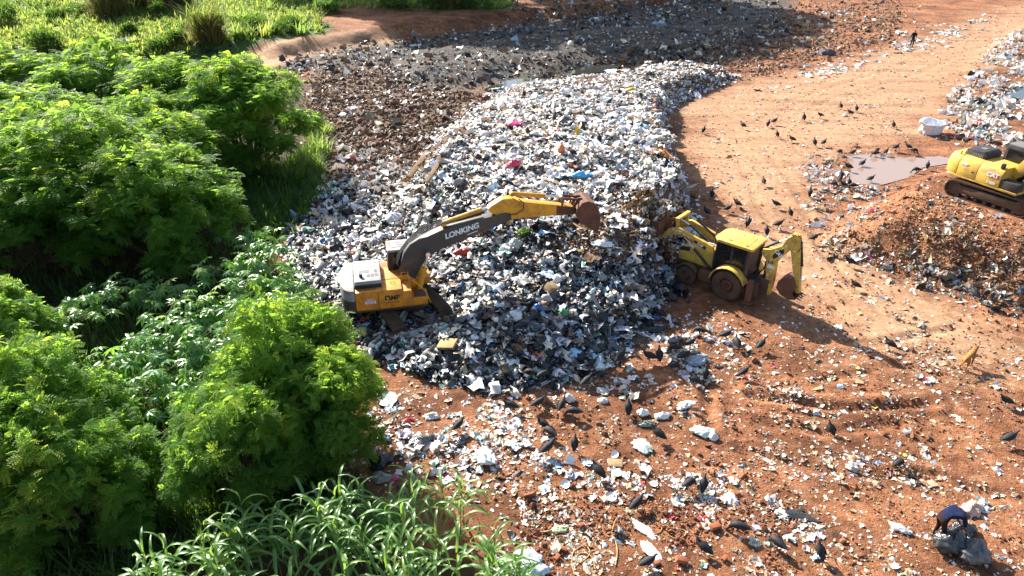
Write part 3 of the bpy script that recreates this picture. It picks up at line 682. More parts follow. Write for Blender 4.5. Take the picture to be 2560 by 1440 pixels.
# ------------------------------------------------------------------ vegetation
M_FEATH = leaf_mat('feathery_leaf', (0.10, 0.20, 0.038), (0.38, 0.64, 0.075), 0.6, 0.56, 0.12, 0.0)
M_CASTOR = leaf_mat('castor_leaf', (0.075, 0.20, 0.040), (0.28, 0.60, 0.06), 0.30, 0.38, 0.6, 0.5)
M_BLADE = leaf_mat('arching_grass_leaf', (0.115, 0.235, 0.06), (0.36, 0.58, 0.08), 0.36, 0.36, 0.5, 0.5)
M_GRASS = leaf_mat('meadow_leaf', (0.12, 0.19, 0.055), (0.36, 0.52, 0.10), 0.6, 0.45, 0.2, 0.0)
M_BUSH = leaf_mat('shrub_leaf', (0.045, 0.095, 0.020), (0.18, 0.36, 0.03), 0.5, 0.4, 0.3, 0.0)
M_DRY = leaf_mat('dry_reed', (0.16, 0.14, 0.05), (0.35, 0.32, 0.08), 0.6, 0.35, 0.2, 0.0)
M_BARK = paint('bark', (0.11, 0.08, 0.05), 0.3, (0.05, 0.035, 0.02), 0.9, scale=6, spec=0.2)
M_STEM = paint('green_stem', (0.10, 0.15, 0.05), 0.3, (0.12, 0.08, 0.04), 0.6, scale=6, spec=0.3)

def frond(npair=5):
    """one feathery compound leaf, 1 long on +x, drooping"""
    V, F = [], []
    def c(t): return np.array([t * (1 - 0.12 * t), 0, 0.10 * math.sin(t * 2.2) - 0.34 * t * t])
    for i in range(npair):
        t = 0.18 + 0.82 * i / (npair - 1)
        b = c(t); ln = 0.30 * math.sin(0.5 + 2.3 * (1 - t * 0.82)) + 0.06
        for sd in (-1, 1):
            d = np.array([0.5, sd * 0.85, -0.22]); d /= np.linalg.norm(d)
            wv = np.array([0.85, -sd * 0.5, 0.1]) * 0.078
            o = len(V)
            V += [b, b + d * ln * 0.5 + wv, b + d * ln, b + d * ln * 0.5 - wv]
            F.append((o, o + 1, o + 2, o + 3))
    return np.array(V), np.array(F)
FROND = frond()
def basis(d, up):
    d = d / np.linalg.norm(d, axis=1)[:, None]
    y = np.cross(up, d); y /= np.linalg.norm(y, axis=1)[:, None] + 1e-9
    z = np.cross(d, y)
    return np.stack([d, y, z], -1)
def tube_chain(mb, pts, r0, r1, n=6):
    mb.tube(pts, [r0 + (r1 - r0) * i / (len(pts) - 1) for i in range(len(pts))], n)
def crown_variant(seed, nblob=13, ncl=700, nfr=14, flen=0.36):
    """crown and trunk of a feathery tree about 6 m wide and 6 m high"""
    r = np.random.default_rng(seed)
    blobs = []
    for i in range(nblob):
        a = i * 2.4 + r.random(); rr = 2.15 * math.sqrt((i + 0.3) / nblob)
        h = 4.7 - 0.32 * rr * rr + r.normal() * 0.5
        blobs.append((rr * math.cos(a), rr * math.sin(a), h, r.uniform(0.85, 1.25)))
    for i in range(5):
        a = i * 1.3 + r.random(); blobs.append((2.3 * math.cos(a), 2.3 * math.sin(a), r.uniform(1.6, 2.6), r.uniform(0.7, 1.0)))
    B = np.array(blobs)
    k = r.integers(0, len(B), ncl)
    d = r.normal(size=(ncl, 3)); d[:, 2] = np.abs(d[:, 2]) * 1.1 - 0.35; d /= np.linalg.norm(d, axis=1)[:, None]
    rad = B[k, 3] * r.uniform(0.72, 1.08, ncl)
    tips = B[k, :3] + d * rad[:, None] * np.array([1, 1, 0.85])
    K = np.repeat(np.arange(ncl), nfr); n = len(K)
    nrm = d[K] * 0.7 + np.array([0, 0, 0.6])
    dv = r.normal(size=(n, 3)); dv -= nrm * (np.sum(dv * nrm, 1) / np.sum(nrm * nrm, 1))[:, None]
    dv /= np.linalg.norm(dv, axis=1)[:, None]
    dv = dv + nrm * r.uniform(0.05, 0.9, (n, 1))
    pos = tips[K] + r.normal(size=(n, 3)) * 0.10 - dv * 0.05
    rot = basis(dv, np.tile([0, 0, 1.0], (n, 1)) + r.normal(size=(n, 3)) * 0.25)
    tone = np.clip(0.42 + 0.20 * r.normal(size=ncl)[K] + 0.10 * r.normal(size=n) + 0.10 * (tips[K, 2] - 3.5), 0.05, 0.95)  # tone turns paler and yellower toward the crown top
    s = flen * r.uniform(0.7, 1.25, n)
    V, F, C = scatter([FROND], np.zeros(n, int), pos, rot, s, np.repeat(tone[:, None], 3, 1))
    ni = 900; ki = r.integers(0, len(B), ni); di = r.normal(size=(ni, 3)); di /= np.linalg.norm(di, axis=1)[:, None]  # inner leaves added to block light through the crown, toned dark
    pi_ = B[ki, :3] + di * (r.random((ni, 1)) ** 0.5) * (B[ki, 3:4] * 0.78)
    LV = np.array([(-0.5, 0, 0), (0, 0.28, 0), (0.5, 0, 0), (0, -0.28, 0)])
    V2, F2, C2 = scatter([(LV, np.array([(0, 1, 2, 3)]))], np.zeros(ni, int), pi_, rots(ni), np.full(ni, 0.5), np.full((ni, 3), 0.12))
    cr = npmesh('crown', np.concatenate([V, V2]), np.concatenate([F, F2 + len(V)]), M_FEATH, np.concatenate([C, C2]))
    mb = MB()
    for i, (bx, by, bz, br) in enumerate(blobs):
        a = math.atan2(by, bx); st = Vector((0.22 * math.cos(a), 0.22 * math.sin(a), 0))
        e = Vector((bx, by, bz)); mid = st.lerp(e, 0.5) + Vector((r.normal() * 0.2, r.normal() * 0.2, 0.35))
        pts = [st, st.lerp(mid, 0.5) + Vector((0, 0, 0.12)), mid, mid.lerp(e, 0.6), e]
        tube_chain(mb, pts, 0.085, 0.02, 6)
    return cr, mb.mesh('trunk', M_BARK, smooth=True)
CROWNS = [crown_variant(500 + i, 12 + i % 3) for i in range(3)]
# pixel of trunk foot, width, height, variant
TREES = [
 ((-7.5, 19.4), 4.9, 5.3, 0, 'feathery tree with the tallest top, nearest the orange excavator'),
 ((-8.5, 17.0), 4.6, 4.3, 2, 'feathery tree just behind the arching grass, left of the red soil'),
 ((-6.0, 18.3), 4.0, 4.4, 1, 'feathery tree leaning out over the red soil, rightmost of the grove'),
 ((-14.9, 16.9), 5.8, 5.2, 1, 'feathery tree filling the lower left corner'),
 ((-12.9, 15.4), 4.8, 4.1, 0, 'low feathery tree in front of the corner tree at lower left'),
 ((-24.6, 30.4), 7.0, 5.0, 1, 'feathery tree in shade at the left edge, below the big bright one'),
 ((-19.3, 21.8), 5.0, 4.9, 2, 'small feathery tree cut off by the left edge at mid height'),
 ((-17.6, 32.6), 8.0, 6.0, 3, 'wide feathery tree just left of the dark gap beside the rubbish'),
 ((-22.0, 35.0), 10.0, 7.0, 0, 'big bright feathery tree in the middle of the left grove'),
 ((-27.5, 33.0), 7.5, 6.2, 2, 'feathery tree at the left edge behind the glossy-leaved plants'),
 ((-17.2, 45.4), 8.8, 7.3, 1, 'feathery tree with bare stems showing, nearest the churned mud'),
 ((-23.5, 48.5), 9.6, 7.0, 2, 'feathery tree second from the right in the back row of the grove'),
 ((-29.5, 51.0), 10.4, 6.9, 3, 'feathery tree in the middle of the back row of the grove'),
 ((-36.5, 50.5), 10.4, 6.8, 0, 'feathery tree at the left end of the back row of the grove'),
 ((-29.0, 41.5), 9.2, 6.6, 1, 'feathery tree at the left edge, in front of the back row'),
 ((-20.0, 39.3), 7.4, 5.8, 1, 'feathery tree behind the wide tree, facing the mud'),
 ((-25.8, 37.6), 7.6, 6.2, 0, 'feathery tree wedged behind the big bright one'),
 ((-33.5, 38.0), 9.0, 6.6, 2, 'feathery tree cut by the left edge, third row'),
 ((-22.5, 43.0), 7.6, 5.6, 3, 'low feathery tree in the hollow between front and back rows'),
]
for i, ((x, y), wd, h, v, lab) in enumerate(TREES):
    t = empty('feathery_tree', (x, y, H1(x, y) - 0.1), i * 1.9, label=lab, category='tree', group='feathery trees of the left grove')
    t.scale = (wd / 6.0, wd / 6.0, h / 5.9)
    obj('trunk', CROWNS[v % 3][1], t); obj('crown', CROWNS[v % 3][0], t)

# tall trees beyond the top of the picture; their feet and their shade reach into it
m_far = MB(); tube_chain(m_far, [(0,0,-1),(0.1,0.05,4),(0,0.2,9),(0.2,0,15)], 0.55, 0.22, 10)
for a in range(5):
    tube_chain(m_far, [(0,0.1,7.5+a),(1.6*math.cos(a*1.4),1.6*math.sin(a*1.4),10.5+a),(3.2*math.cos(a*1.4),3.2*math.sin(a*1.4),13+a)], 0.2, 0.06, 6)
m_far = m_far.mesh('trunk', M_BARK, smooth=True)
for i, (x, y, k) in enumerate([(-24.5,119,1.3),(-14,124,1.5),(-5,126,1.5),(4,127,1.3),(11.5,128,1.1),(18,128,1.0),(-45,133,1.1),(-33,128,1.2)]):
    lab = 'tall tree whose trunk foot shows at the top edge beside the grass' if i == 0 else ('tall tree beyond the meadow at upper left, above the picture' if i == 7 else 'tall tree above the top edge, %s in its row' % ['', 'first from the left', 'second from the left', 'third from the left', 'second from the right', 'last on the right', 'standing apart at far left'][i])
    t = empty('tall_tree', (x, y, H1(x, y)), i * 2.1, label=lab, category='tree', group='tall trees along the far edge'); t.scale = (k, k, k)
    obj('trunk', m_far, t)
    c = obj('crown', CROWNS[i % 3][0], t, loc=(0, 0, 7.0), scale=(2.6, 2.6, 2.7))

# ---- castor plants: big glossy star leaves, each leaf a part
def star_leaf(seed):
    r = np.random.default_rng(seed); V = [(0, 0, 0.0)]; F = []
    nl = 8
    for i in range(nl):
        a = -2.55 + 5.1 * i / (nl - 1); ln = (1.0 - 0.32 * abs(a) / 2.55) * r.uniform(0.9, 1.08); dr = -0.28 * r.uniform(0.7, 1.4)
        ca, sa = math.cos(a), math.sin(a); wv = 0.17
        def p(t, s_, z): return (ca * t * ln - sa * s_, sa * t * ln + ca * s_, z)
        o = len(V)
        V += [p(0.32, -wv * 0.75, 0.03), p(0.32, wv * 0.75, 0.03), p(0.34, 0, -0.015), p(0.66, -wv * 0.72, dr * 0.30), p(0.66, wv * 0.72, dr * 0.30), p(0.66, 0, dr * 0.30 - 0.04), p(1.0, 0, dr)]
        F += [(0, o, o+2), (0, o+2, o+1), (o, o+3, o+5), (o, o+5, o+2), (o+2, o+5, o+4), (o+2, o+4, o+1), (o+3, o+6, o+5), (o+5, o+6, o+4)]
    me = npmesh('leaf', np.array(V), np.array(F), M_CASTOR, np.full((len(V), 3), 0.25 + 0.12 * seed), smooth=False)
    return me
STAR = [star_leaf(i) for i in range(4)]
def castor(px, py, h, nleaf, spread, lab, zg=0.0):
    x, y, _ = G(px, py, h * 0.75); z = H1(x, y)
    t = empty('castor_plant', (x, y, z), 0, label=lab, category='plant', group='glossy castor plants beside the grove')
    mb = MB(); leaves = []
    nst = 5
    for i in range(nst):
        a = i * 2.4 + random.random(); rr = spread * random.uniform(0.35, 0.8)
        e = Vector((rr * math.cos(a), rr * math.sin(a), h * random.uniform(0.72, 0.95)))
        pts = [Vector((0.1 * math.cos(a), 0.1 * math.sin(a), -0.1)), e * 0.5 + Vector((0, 0, 0.2)), e]
        tube_chain(mb, pts, 0.035, 0.015, 5); leaves.append((pts[1], e))
    for j in range(nleaf):
        m_, e = leaves[j % nst]
        b = m_.lerp(e, random.uniform(0.25, 1.0)); a = random.random() * 6.283
        ln = random.uniform(0.3, 0.75) * spread / 1.2
        tip = b + Vector((ln * math.cos(a), ln * math.sin(a), random.uniform(-0.05, 0.4)))
        mb.tube([b, b.lerp(tip, 0.6) + Vector((0, 0, 0.06)), tip], 0.009, 3)
        o = obj('leaf', STAR[random.randrange(4)], t, loc=tip, rot=(random.gauss(0, 0.30), 0.30 + random.gauss(0, 0.25), a), scale=random.uniform(0.32, 0.52))
    mb.build('stem', M_STEM, t)
CAS = [(300,905,2.6,44,1.5,'nearest the lower left tree'),(400,860,2.8,46,1.6,'in the middle of the sunlit patch'),(480,900,2.6,44,1.5,'between the two lower trees'),
       (470,800,2.8,46,1.6,'on the upper side of the sunlit patch'),(560,830,2.8,46,1.6,'left of the bright lone tree top'),(600,760,2.9,44,1.6,'above the lone tree, left of the next'),
       (660,720,2.8,46,1.5,'near the rear left of the orange excavator'),(720,760,2.4,40,1.3,'closest to the excavator counterweight'),(650,640,2.9,42,1.4,'at the shaded edge of the grove'),
       (590,680,2.6,36,1.4,'inside the shade of the wide tree'),(200,780,2.4,34,1.5,'deep in shade at left'),(320,740,2.2,32,1.6,'in dark shade below the big tree'),
       (440,720,2.2,32,1.5,'in dark shade, right of the middle'),(440,985,2.4,34,1.2,'squeezed between the two lowest trees'),(620,590,2.6,30,1.2,'farthest, beside the rubbish apron'),(395,930,2.4,30,1.3,'above the gap of the two lowest trees')]
for px, py, h, nl, sp_, lab in CAS: castor(px, py, h, nl, sp_, 'castor plant with glossy star leaves, ' + lab)

# ---- tall arching grass along the lower edge: every leaf a part
def blade(seed, ln=1.0):
    r = np.random.default_rng(seed); n = 7; V, F = [], []
    lift = r.uniform(0.9, 1.25)
    for i in range(n):
        t = i / (n - 1); th = lift - 2.3 * t ** 1.2 * r.uniform(0.9, 1.1)
        if i == 0: c = np.zeros(3)
        else: c = c + np.array([math.cos(th), 0, math.sin(th)]) * ln / (n - 1)
        wd = 0.034 * (math.sin(math.pi * min(0.97, 0.12 + t * 0.88)) ** 0.7) + 0.003
        nz = np.array([-math.sin(th), 0, math.cos(th)]) * 0.006
        V += [c + np.array([0, -wd, 0]) + nz, c - nz, c + np.array([0, wd, 0]) + nz]
    for i in range(n - 1):
        o = i * 3
        F += [(o, o+3, o+4, o+1), (o+1, o+4, o+5, o+2)]
    return npmesh('leaf', np.array(V), np.array(F), M_BLADE, np.full((len(V), 3), 0.15 + 0.1 * (seed % 4)), smooth=True)
BLADES = [blade(i) for i in range(6)]
_tm = MB(); _tm.tube([(0,0,-0.1),(0.02,0,1.0),(0,0.03,2.0)], [0.014,0.012,0.007], 5); CULM = _tm.mesh('culm', M_STEM, smooth=True)
_gi = 0
def reed(x, y, h, nl, lab_reg=True):
    global _gi
    _gi += 1
    t = empty('arching_grass', (x, y, H1(x, y)), random.random() * 6.28)
    t['kind'] = 'thing'; t['category'] = 'grass'; t['group'] = 'tall arching grass along the lower edge'
    obj('culm', CULM, t, scale=(1, 1, h / 2.0))
    a = random.random() * 6
    for j in range(nl):
        a += 2.4 + random.gauss(0, 0.4); f = (j + 1) / nl
        s = random.uniform(1.05, 1.6) * (1.0 - 0.3 * f * f)
        tilt = -0.75 * max(0, f - 0.75) / 0.25                  # the top leaves stand up
        obj('leaf', BLADES[random.randrange(6)], t, loc=(0, 0, h * (0.30 + 0.68 * f)), rot=(random.gauss(0, 0.1), tilt + random.gauss(0, 0.12), a), scale=s)
    REG.append((t, 'arching grass stalk', '', 'grass', 'tall arching grass along the lower edge'))
gp = [(1030,1300,1.9),(1060,1330,2.1),(1110,1290,1.6),(1160,1310,1.7),(1010,1370,2.0)]
edge = [(400,1490),(470,1420),(540,1380),(640,1330),(760,1300),(880,1290),(1000,1280),(1120,1290),(1220,1330),(1270,1400),(1300,1480)]
rr_ = random.Random(5)
for _ in range(78):
    i = rr_.randrange(len(edge) - 1); t_ = rr_.random()
    ex_, ey_ = edge[i][0] + (edge[i+1][0] - edge[i][0]) * t_, edge[i][1] + (edge[i+1][1] - edge[i][1]) * t_
    gp.append((ex_, min(1640, ey_ + 60 + abs(rr_.gauss(0, 1)) * 110), rr_.uniform(1.7, 2.6)))
for px, py, h in gp:
    x, y, _ = G(px, py, 0); reed(x, y, h, rr_.randrange(9, 13))

# ---- undergrowth and small plants: leaf-sized faces in one mass each
def leaf_quad():
    return np.array([(0,0,0),(0.5,0.22,0.06),(1,0,-0.08),(0.5,-0.22,0.06)]), np.array([(0,1,2,3)])
LQ = leaf_quad()
def blade_tri():
    return np.array([(-0.5,0,0),(0.5,0,0),(0.4,0.12,0.55),(-0.4,0.12,0.55),(0.06,0.38,1.0),(-0.06,0.38,1.0)]), np.array([(0,1,2,3),(3,2,4,5)])
BT = blade_tri()
def leaf_cloud(c, rad, n, size, r, shell=0.75):
    d = r.normal(size=(n, 3)); d /= np.linalg.norm(d, axis=1)[:, None]; d[:, 2] = np.abs(d[:, 2]) * 1.0 - 0.1
    k = r.random((n, 1)) ** 0.4 * (1 - shell) + shell
    lob = 1 + 0.3 * np.sin(d[:, :1] * 5 + c[0]) * np.cos(d[:, 1:2] * 5 + c[1])
    p = np.array(c) + d * k * lob * np.array(rad)
    return p, rots(n), np.repeat((size * r.uniform(0.6, 1.3, n))[:, None], 3, 1), np.clip(0.4 + 0.25 * r.normal(size=n), 0, 1)
def grass_tufts(p, hmed, nb, wid, r, tone=0.5):
    n = len(p); K = np.repeat(np.arange(n), nb); m = len(K)
    a = r.random(m) * 6.28; lean = np.abs(r.normal(size=m)) * 0.35
    hh = (hmed * r.lognormal(0, 0.3, n))[K] * r.uniform(0.6, 1.15, m)
    ca, sa = np.cos(a), np.sin(a); Z = np.zeros(m)
    Rz = np.stack([np.stack([ca, -sa, Z], -1), np.stack([sa, ca, Z], -1), np.stack([Z, Z, Z + 1], -1)], 1)
    cl, sl = np.cos(lean), np.sin(lean)
    Rx = np.stack([np.stack([Z + 1, Z, Z], -1), np.stack([Z, cl, sl], -1), np.stack([Z, -sl, cl], -1)], 1)
    pos = p[K] + np.stack([r.normal(size=m), r.normal(size=m), Z], -1) * (0.16 * hmed)
    S = np.stack([np.full(m, wid) * r.uniform(0.7, 1.3, m), hh, hh], -1)
    ag = np.clip(tone + 0.2 * r.normal(size=n)[K] + 0.08 * r.normal(size=m), 0.02, 0.98)
    return pos, Rz @ Rx, S, ag
def mass(name, parts, mat, tm, **props):
    p, r_, s, a = [np.concatenate([q[i] for q in parts]) for i in range(4)]
    V, F, C = scatter([tm], np.zeros(len(p), int), p, r_, s, np.repeat(a[:, None], 3, 1))
    return obj(name, npmesh(name, V, F, mat, C), **props)
vr_ = np.random.default_rng(77)
# meadow grass at the top left
PXG = [(-20,170),(300,166),(380,142),(420,132),(560,110),(700,86),(812,80),(800,40),(880,20),(1270,22),(1290,-40),(-20,-60)]
gpt = uniform_px(6500, PXG); k_ = poly_sd(gpt[:, 0], gpt[:, 1], GRASS) > -0.5; gpt = gpt[k_]
hump = fbm(gpt[:, 0] / 4, gpt[:, 1] / 4, 95)
mass('meadow_grass', [grass_tufts(gpt, 0.6, 7, 0.15, vr_, 0.75), grass_tufts(gpt[hump > 0.15], 1.15, 9, 0.17, vr_, 0.55)], M_GRASS, BT, kind='stuff', label='bright green meadow grass on the far bank', category='grass')
# low weeds under the grove and along its edge
PXU = [(-20,640),(180,680),(420,640),(640,520),(740,520),(700,640),(790,760),(850,860),(780,980),(880,1080),(860,1190),(900,1290),(500,1400),(300,1460),(-20,1460)]
up = uniform_px(2600, PXU)
PXE = [(560,430),(740,400),(800,330),(810,480),(740,560),(640,600)]
ue = uniform_px(700, PXE)
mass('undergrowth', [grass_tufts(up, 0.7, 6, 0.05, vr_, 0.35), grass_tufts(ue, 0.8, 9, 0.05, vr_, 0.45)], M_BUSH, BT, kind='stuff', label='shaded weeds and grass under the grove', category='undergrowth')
# reeds beside the churned mud
for j, (px, py, lab) in enumerate([(770,430,'yellow green reed clump right of the bare tree stems'),(795,385,'slim reed clump at the edge of the churned mud'),(740,455,'reed clump in front of the bare tree stems'),
                                   (815,335,'small reed tuft highest at the edge of the churned mud')]):
    x, y, z = GH(px, py); b = np.tile([[0, 0, 0.0]], (14, 1)) + vr_.normal(size=(14, 3)) * np.array([0.35, 0.35, 0])
    o = mass('reed_clump', [grass_tufts(b, 1.5 - 0.2 * j, 12, 0.07, vr_, 0.6)], M_GRASS, BT, label=lab, category='reeds', group='reeds by the churned mud'); o.location = (x, y, z)
# shrubs and tall dry clumps on the far bank
SHR = [(95,128,3.4,2.4,0,'round dark shrub at the left edge of the meadow'),(30,60,4,2.6,0,'broad shrub in the upper left corner'),(250,112,1.6,1.0,0,'small shrub left of the tall grass clumps'),
       (330,90,2.0,1.6,0,'dark shrub under the tall clumps of grass'),(395,40,2.2,1.8,0,'shrub between the tall clumps at the top'),(455,105,2.4,1.6,0,'leafy shrub nearest the red bank, left one'),
       (150,50,3,1.6,0,'low shrub near the top left'),(640,80,3.4,1.8,0,'grassy shrub above the sandy path, left'),(740,78,3.6,2.0,0,'grassy shrub above the sandy path, right'),
       (830,30,3,1.8,0,'shrub left of the tall trunk foot'),(1000,22,4,2.2,0,'dark shrub right of the tall trunk foot'),(1090,25,4,2.4,0,'dark shrub in the shade at the top'),(1180,22,4,2.0,0,'brownish shrub at the top, right end'),
       (400,118,2.6,1.3,0,'shrub at the near edge of the meadow, above the grove'),(210,35,3,1.6,0,'shrub left of the first tall clump')]
for px, py, wd, h, _, lab in SHR:
    x, y, z = GH(px, py); n = int(700 + 160 * wd * h)
    parts = [leaf_cloud((vr_.normal() * wd * 0.22, vr_.normal() * wd * 0.2, h * vr_.uniform(0.25, 0.5)), (wd * 0.34, wd * 0.34, h * 0.5), n // 3, 0.28, vr_, 0.55) for _ in range(3)]
    t = empty('shrub', (x, y, z), 0, label=lab, category='shrub', group='shrubs of the far bank')
    mass('foliage', parts, M_BUSH, LQ, parent=t)
    mb = MB()
    for a in range(4): tube_chain(mb, [(0,0,-0.2),(0.2*math.cos(a*1.6)*wd*0.5,0.2*math.sin(a*1.6)*wd*0.5,h*0.3),(0.4*math.cos(a*1.6)*wd*0.5,0.4*math.sin(a*1.6)*wd*0.5,h*0.6)], 0.05, 0.02, 5)
    mb.build('stem', M_BARK, t)
for px, py, h, w_, mt, lab in [(280,42,5.5,1.5,M_DRY,'tall dry grass clump at the top, left one'),(335,30,6,1.6,M_DRY,'tall dark grass clump at the top, middle one'),(440,25,6,1.6,M_DRY,'tall grass clump at the top, right one'),
                              (525,103,4.2,1.2,M_DRY,'tall grass clump standing alone at the red bank'),(1130,20,3.2,1.4,M_DRY,'dry yellow grass clump in the shade at the top')]:
    x, y, z = GH(px, py); b = vr_.normal(size=(110, 3)) * np.array([w_ * 0.4, w_ * 0.4, 0])
    t = empty('grass_clump', (x, y, z), 0, label=lab, category='grass', group='tall grass clumps of the far bank', kind='thing')
    q = grass_tufts(b, h * 0.55, 18, 0.09, vr_, 0.4); q[0][:, :2] *= 1.0
    mass('stalks', [q], mt, BT, parent=t)
    b2 = vr_.normal(size=(50, 3)) * np.array([w_ * 0.55, w_ * 0.55, 0.4]); b2[:, 2] += h * 0.45
    mass('leaves', [grass_tufts(b2, h * 0.35, 16, 0.10, vr_, 0.6)], M_GRASS, BT, parent=t)
# ------------------------------------------------------------------ machines
Y_EX = paint('orange_paint', (0.74, 0.26, 0.010), 0.30, (0.24, 0.11, 0.05), 0.42)
Y_ARM = paint('amber_paint', (0.74, 0.34, 0.018), 0.28, (0.26, 0.10, 0.04), 0.42)
Y_CAT = paint('yellow_paint', (0.70, 0.45, 0.06), 0.36, (0.30, 0.17, 0.08), 0.42)
GREYP = paint('grey_paint', (0.34, 0.335, 0.33), 0.30, (0.22, 0.15, 0.10), 0.5)
BOOMP = paint('dark_boom_paint', (0.055, 0.047, 0.043), 0.25, (0.13, 0.09, 0.06), 0.45)
DARKP = paint('black_paint', (0.022, 0.022, 0.024), 0.22, (0.10, 0.06, 0.04), 0.45)
RUST = paint('rusty_steel', (0.16, 0.062, 0.028), 0.5, (0.09, 0.04, 0.022), 0.65)
MUD = paint('muddy_steel', (0.065, 0.042, 0.028), 0.55, (0.14, 0.07, 0.035), 0.8)
TYRE = paint('muddy_rubber', (0.035, 0.028, 0.024), 0.55, (0.15, 0.07, 0.035), 0.9)
CHROME = paint('chrome_rod', (0.75, 0.76, 0.78), 0.0, (0.3, 0.2, 0.1), 0.16, 1.0)
HOSE = paint('rubber_hose', (0.03, 0.03, 0.03), 0.2, rough=0.5)
WHITEP = paint('white_print', (0.8, 0.8, 0.78), 0.12, (0.4, 0.3, 0.2), 0.5)
BLACKP = paint('black_print', (0.015, 0.015, 0.016), 0.05, rough=0.5)
REDP = paint('red_print', (0.55, 0.03, 0.025), 0.15, rough=0.5)
VENT = paint('vent_grey', (0.13, 0.13, 0.13), 0.2, rough=0.6)
GLASS, nt_, b_ = new_mat('dark_glass'); b_.inputs['Base Color'].default_value = (0.012, 0.012, 0.014, 1); b_.inputs['Roughness'].default_value = 0.08
gg = N(nt_, 'ShaderNodeNewGeometry'); nn = noise_node(nt_, 4, 5, 0.7, gg.outputs['Position']); rr2 = ramp_node(nt_, nn.outputs[0], [(0.4, (0.06,)*3), (0.7, (0.5,)*3)]); L(nt_, rr2.outputs[0], b_.inputs['Roughness'])

def lettering(text, parent, loc, rot, size, mat, bold=0.0, shear=0.0, name='lettering', align='CENTER'):
    cu = bpy.data.curves.new(name, 'FONT'); cu.body = text; cu.size = size; cu.extrude = 0.004; cu.offset = bold; cu.shear = shear
    cu.align_x = align; cu.align_y = 'CENTER'; cu.resolution_u = 3
    tmp = bpy.data.objects.new('tmp', cu); COL.objects.link(tmp); bpy.context.view_layer.update()
    me = bpy.data.meshes.new_from_object(tmp.evaluated_get(bpy.context.evaluated_depsgraph_get())); bpy.data.objects.remove(tmp)
    me.name = name; me.materials.clear(); me.materials.append(mat)
    return obj(name, me, parent, loc=loc, rot=rot)
RIGHT = (R(90), 0, 0)              # readable from the machine's right side (-y)
LEFT = (R(90), 0, R(180))          # readable from its left side (+y)

def shoe_mesh(wid, pitch, mat):
    mb = MB(); mb.box(-pitch * 0.47, pitch * 0.47, -wid / 2, wid / 2, -0.018, 0.018)
    for q in (-0.3, 0.0, 0.3): mb.box(pitch * q - 0.010, pitch * q + 0.010, -wid / 2 + 0.006, wid / 2 - 0.006, 0.016, 0.045)
    return mb.mesh('track_shoe', mat)
def crawler(root, cy, Lw, hgt, wid, rz, name='track'):
    """one track: frame with idler, sprocket and rollers as the part, every shoe a sub-part"""
    r = hgt / 2 - 0.05; hl = Lw / 2 - hgt / 2
    mb = MB()
    mb.prism([(-hl, hgt * 0.30), (hl, hgt * 0.30), (hl + r * 0.3, hgt * 0.5), (hl, hgt * 0.74), (-hl, hgt * 0.74), (-hl - r * 0.3, hgt * 0.5)], -wid * 0.32, wid * 0.32)
    for sx in (-hl, hl): mb.cyl((sx, -wid * 0.28, hgt / 2), (sx, wid * 0.28, hgt / 2), r - 0.06, 20)
    for i in range(7):
        x = -hl * 0.85 + 1.7 * hl * i / 6; mb.cyl((x, -wid * 0.30, 0.16), (x, wid * 0.30, 0.16), 0.10, 10)
    t = mb.build(name, MUD, root, bevel=0.012)
    t.rotation_euler = (0, 0, rz); t.location = (-cy * math.sin(rz), cy * math.cos(rz), 0)
    per = 4 * hl + 2 * math.pi * r; n = int(per / 0.175); pit = per / n
    sm = shoe_mesh(wid, pit, MUD)
    for i in range(n):
        d = i * pit
        if d < 2 * hl: x, z, a = -hl + d, hgt / 2 + r, 0
        elif d < 2 * hl + math.pi * r:
            q = (d - 2 * hl) / r; x, z, a = hl + r * math.sin(q), hgt / 2 + r * math.cos(q), q
        elif d < 4 * hl + math.pi * r:
            x, z, a = hl - (d - 2 * hl - math.pi * r), hgt / 2 - r, math.pi
        else:
            q = (d - 4 * hl - math.pi * r) / r + math.pi; x, z, a = -hl + r * math.sin(q), hgt / 2 + r * math.cos(q), q
        obj('track_shoe', sm, t, loc=(x, 0, z), rot=(0, a, 0))
    return t
def ram(root, p, q, rod_to, r, mat, y, name='hydraulic_cylinder'):
    """cylinder barrel p-q with a chrome rod as sub-part"""
    mb = MB(); mb.cyl((p[0], y, p[1]), (q[0], y, q[1]), r, 12); mb.cyl((q[0], y, q[1]), (q[0] + (rod_to[0]-q[0]) * 0.06, y, q[1] + (rod_to[1]-q[1]) * 0.06), r * 1.12, 12)
    mb.cyl((p[0], y - r * 1.3, p[1]), (p[0], y + r * 1.3, p[1]), r * 1.0, 10)
    t = mb.build(name, mat, root, smooth=False)
    mb = MB(); mb.cyl((q[0], y, q[1]), (rod_to[0], y, rod_to[1]), r * 0.55, 10); mb.cyl((rod_to[0], y - r * 1.2, rod_to[1]), (rod_to[0], y + r * 1.2, rod_to[1]), r * 0.9, 10)
    mb.build('rod', CHROME, t, smooth=True)
    return t
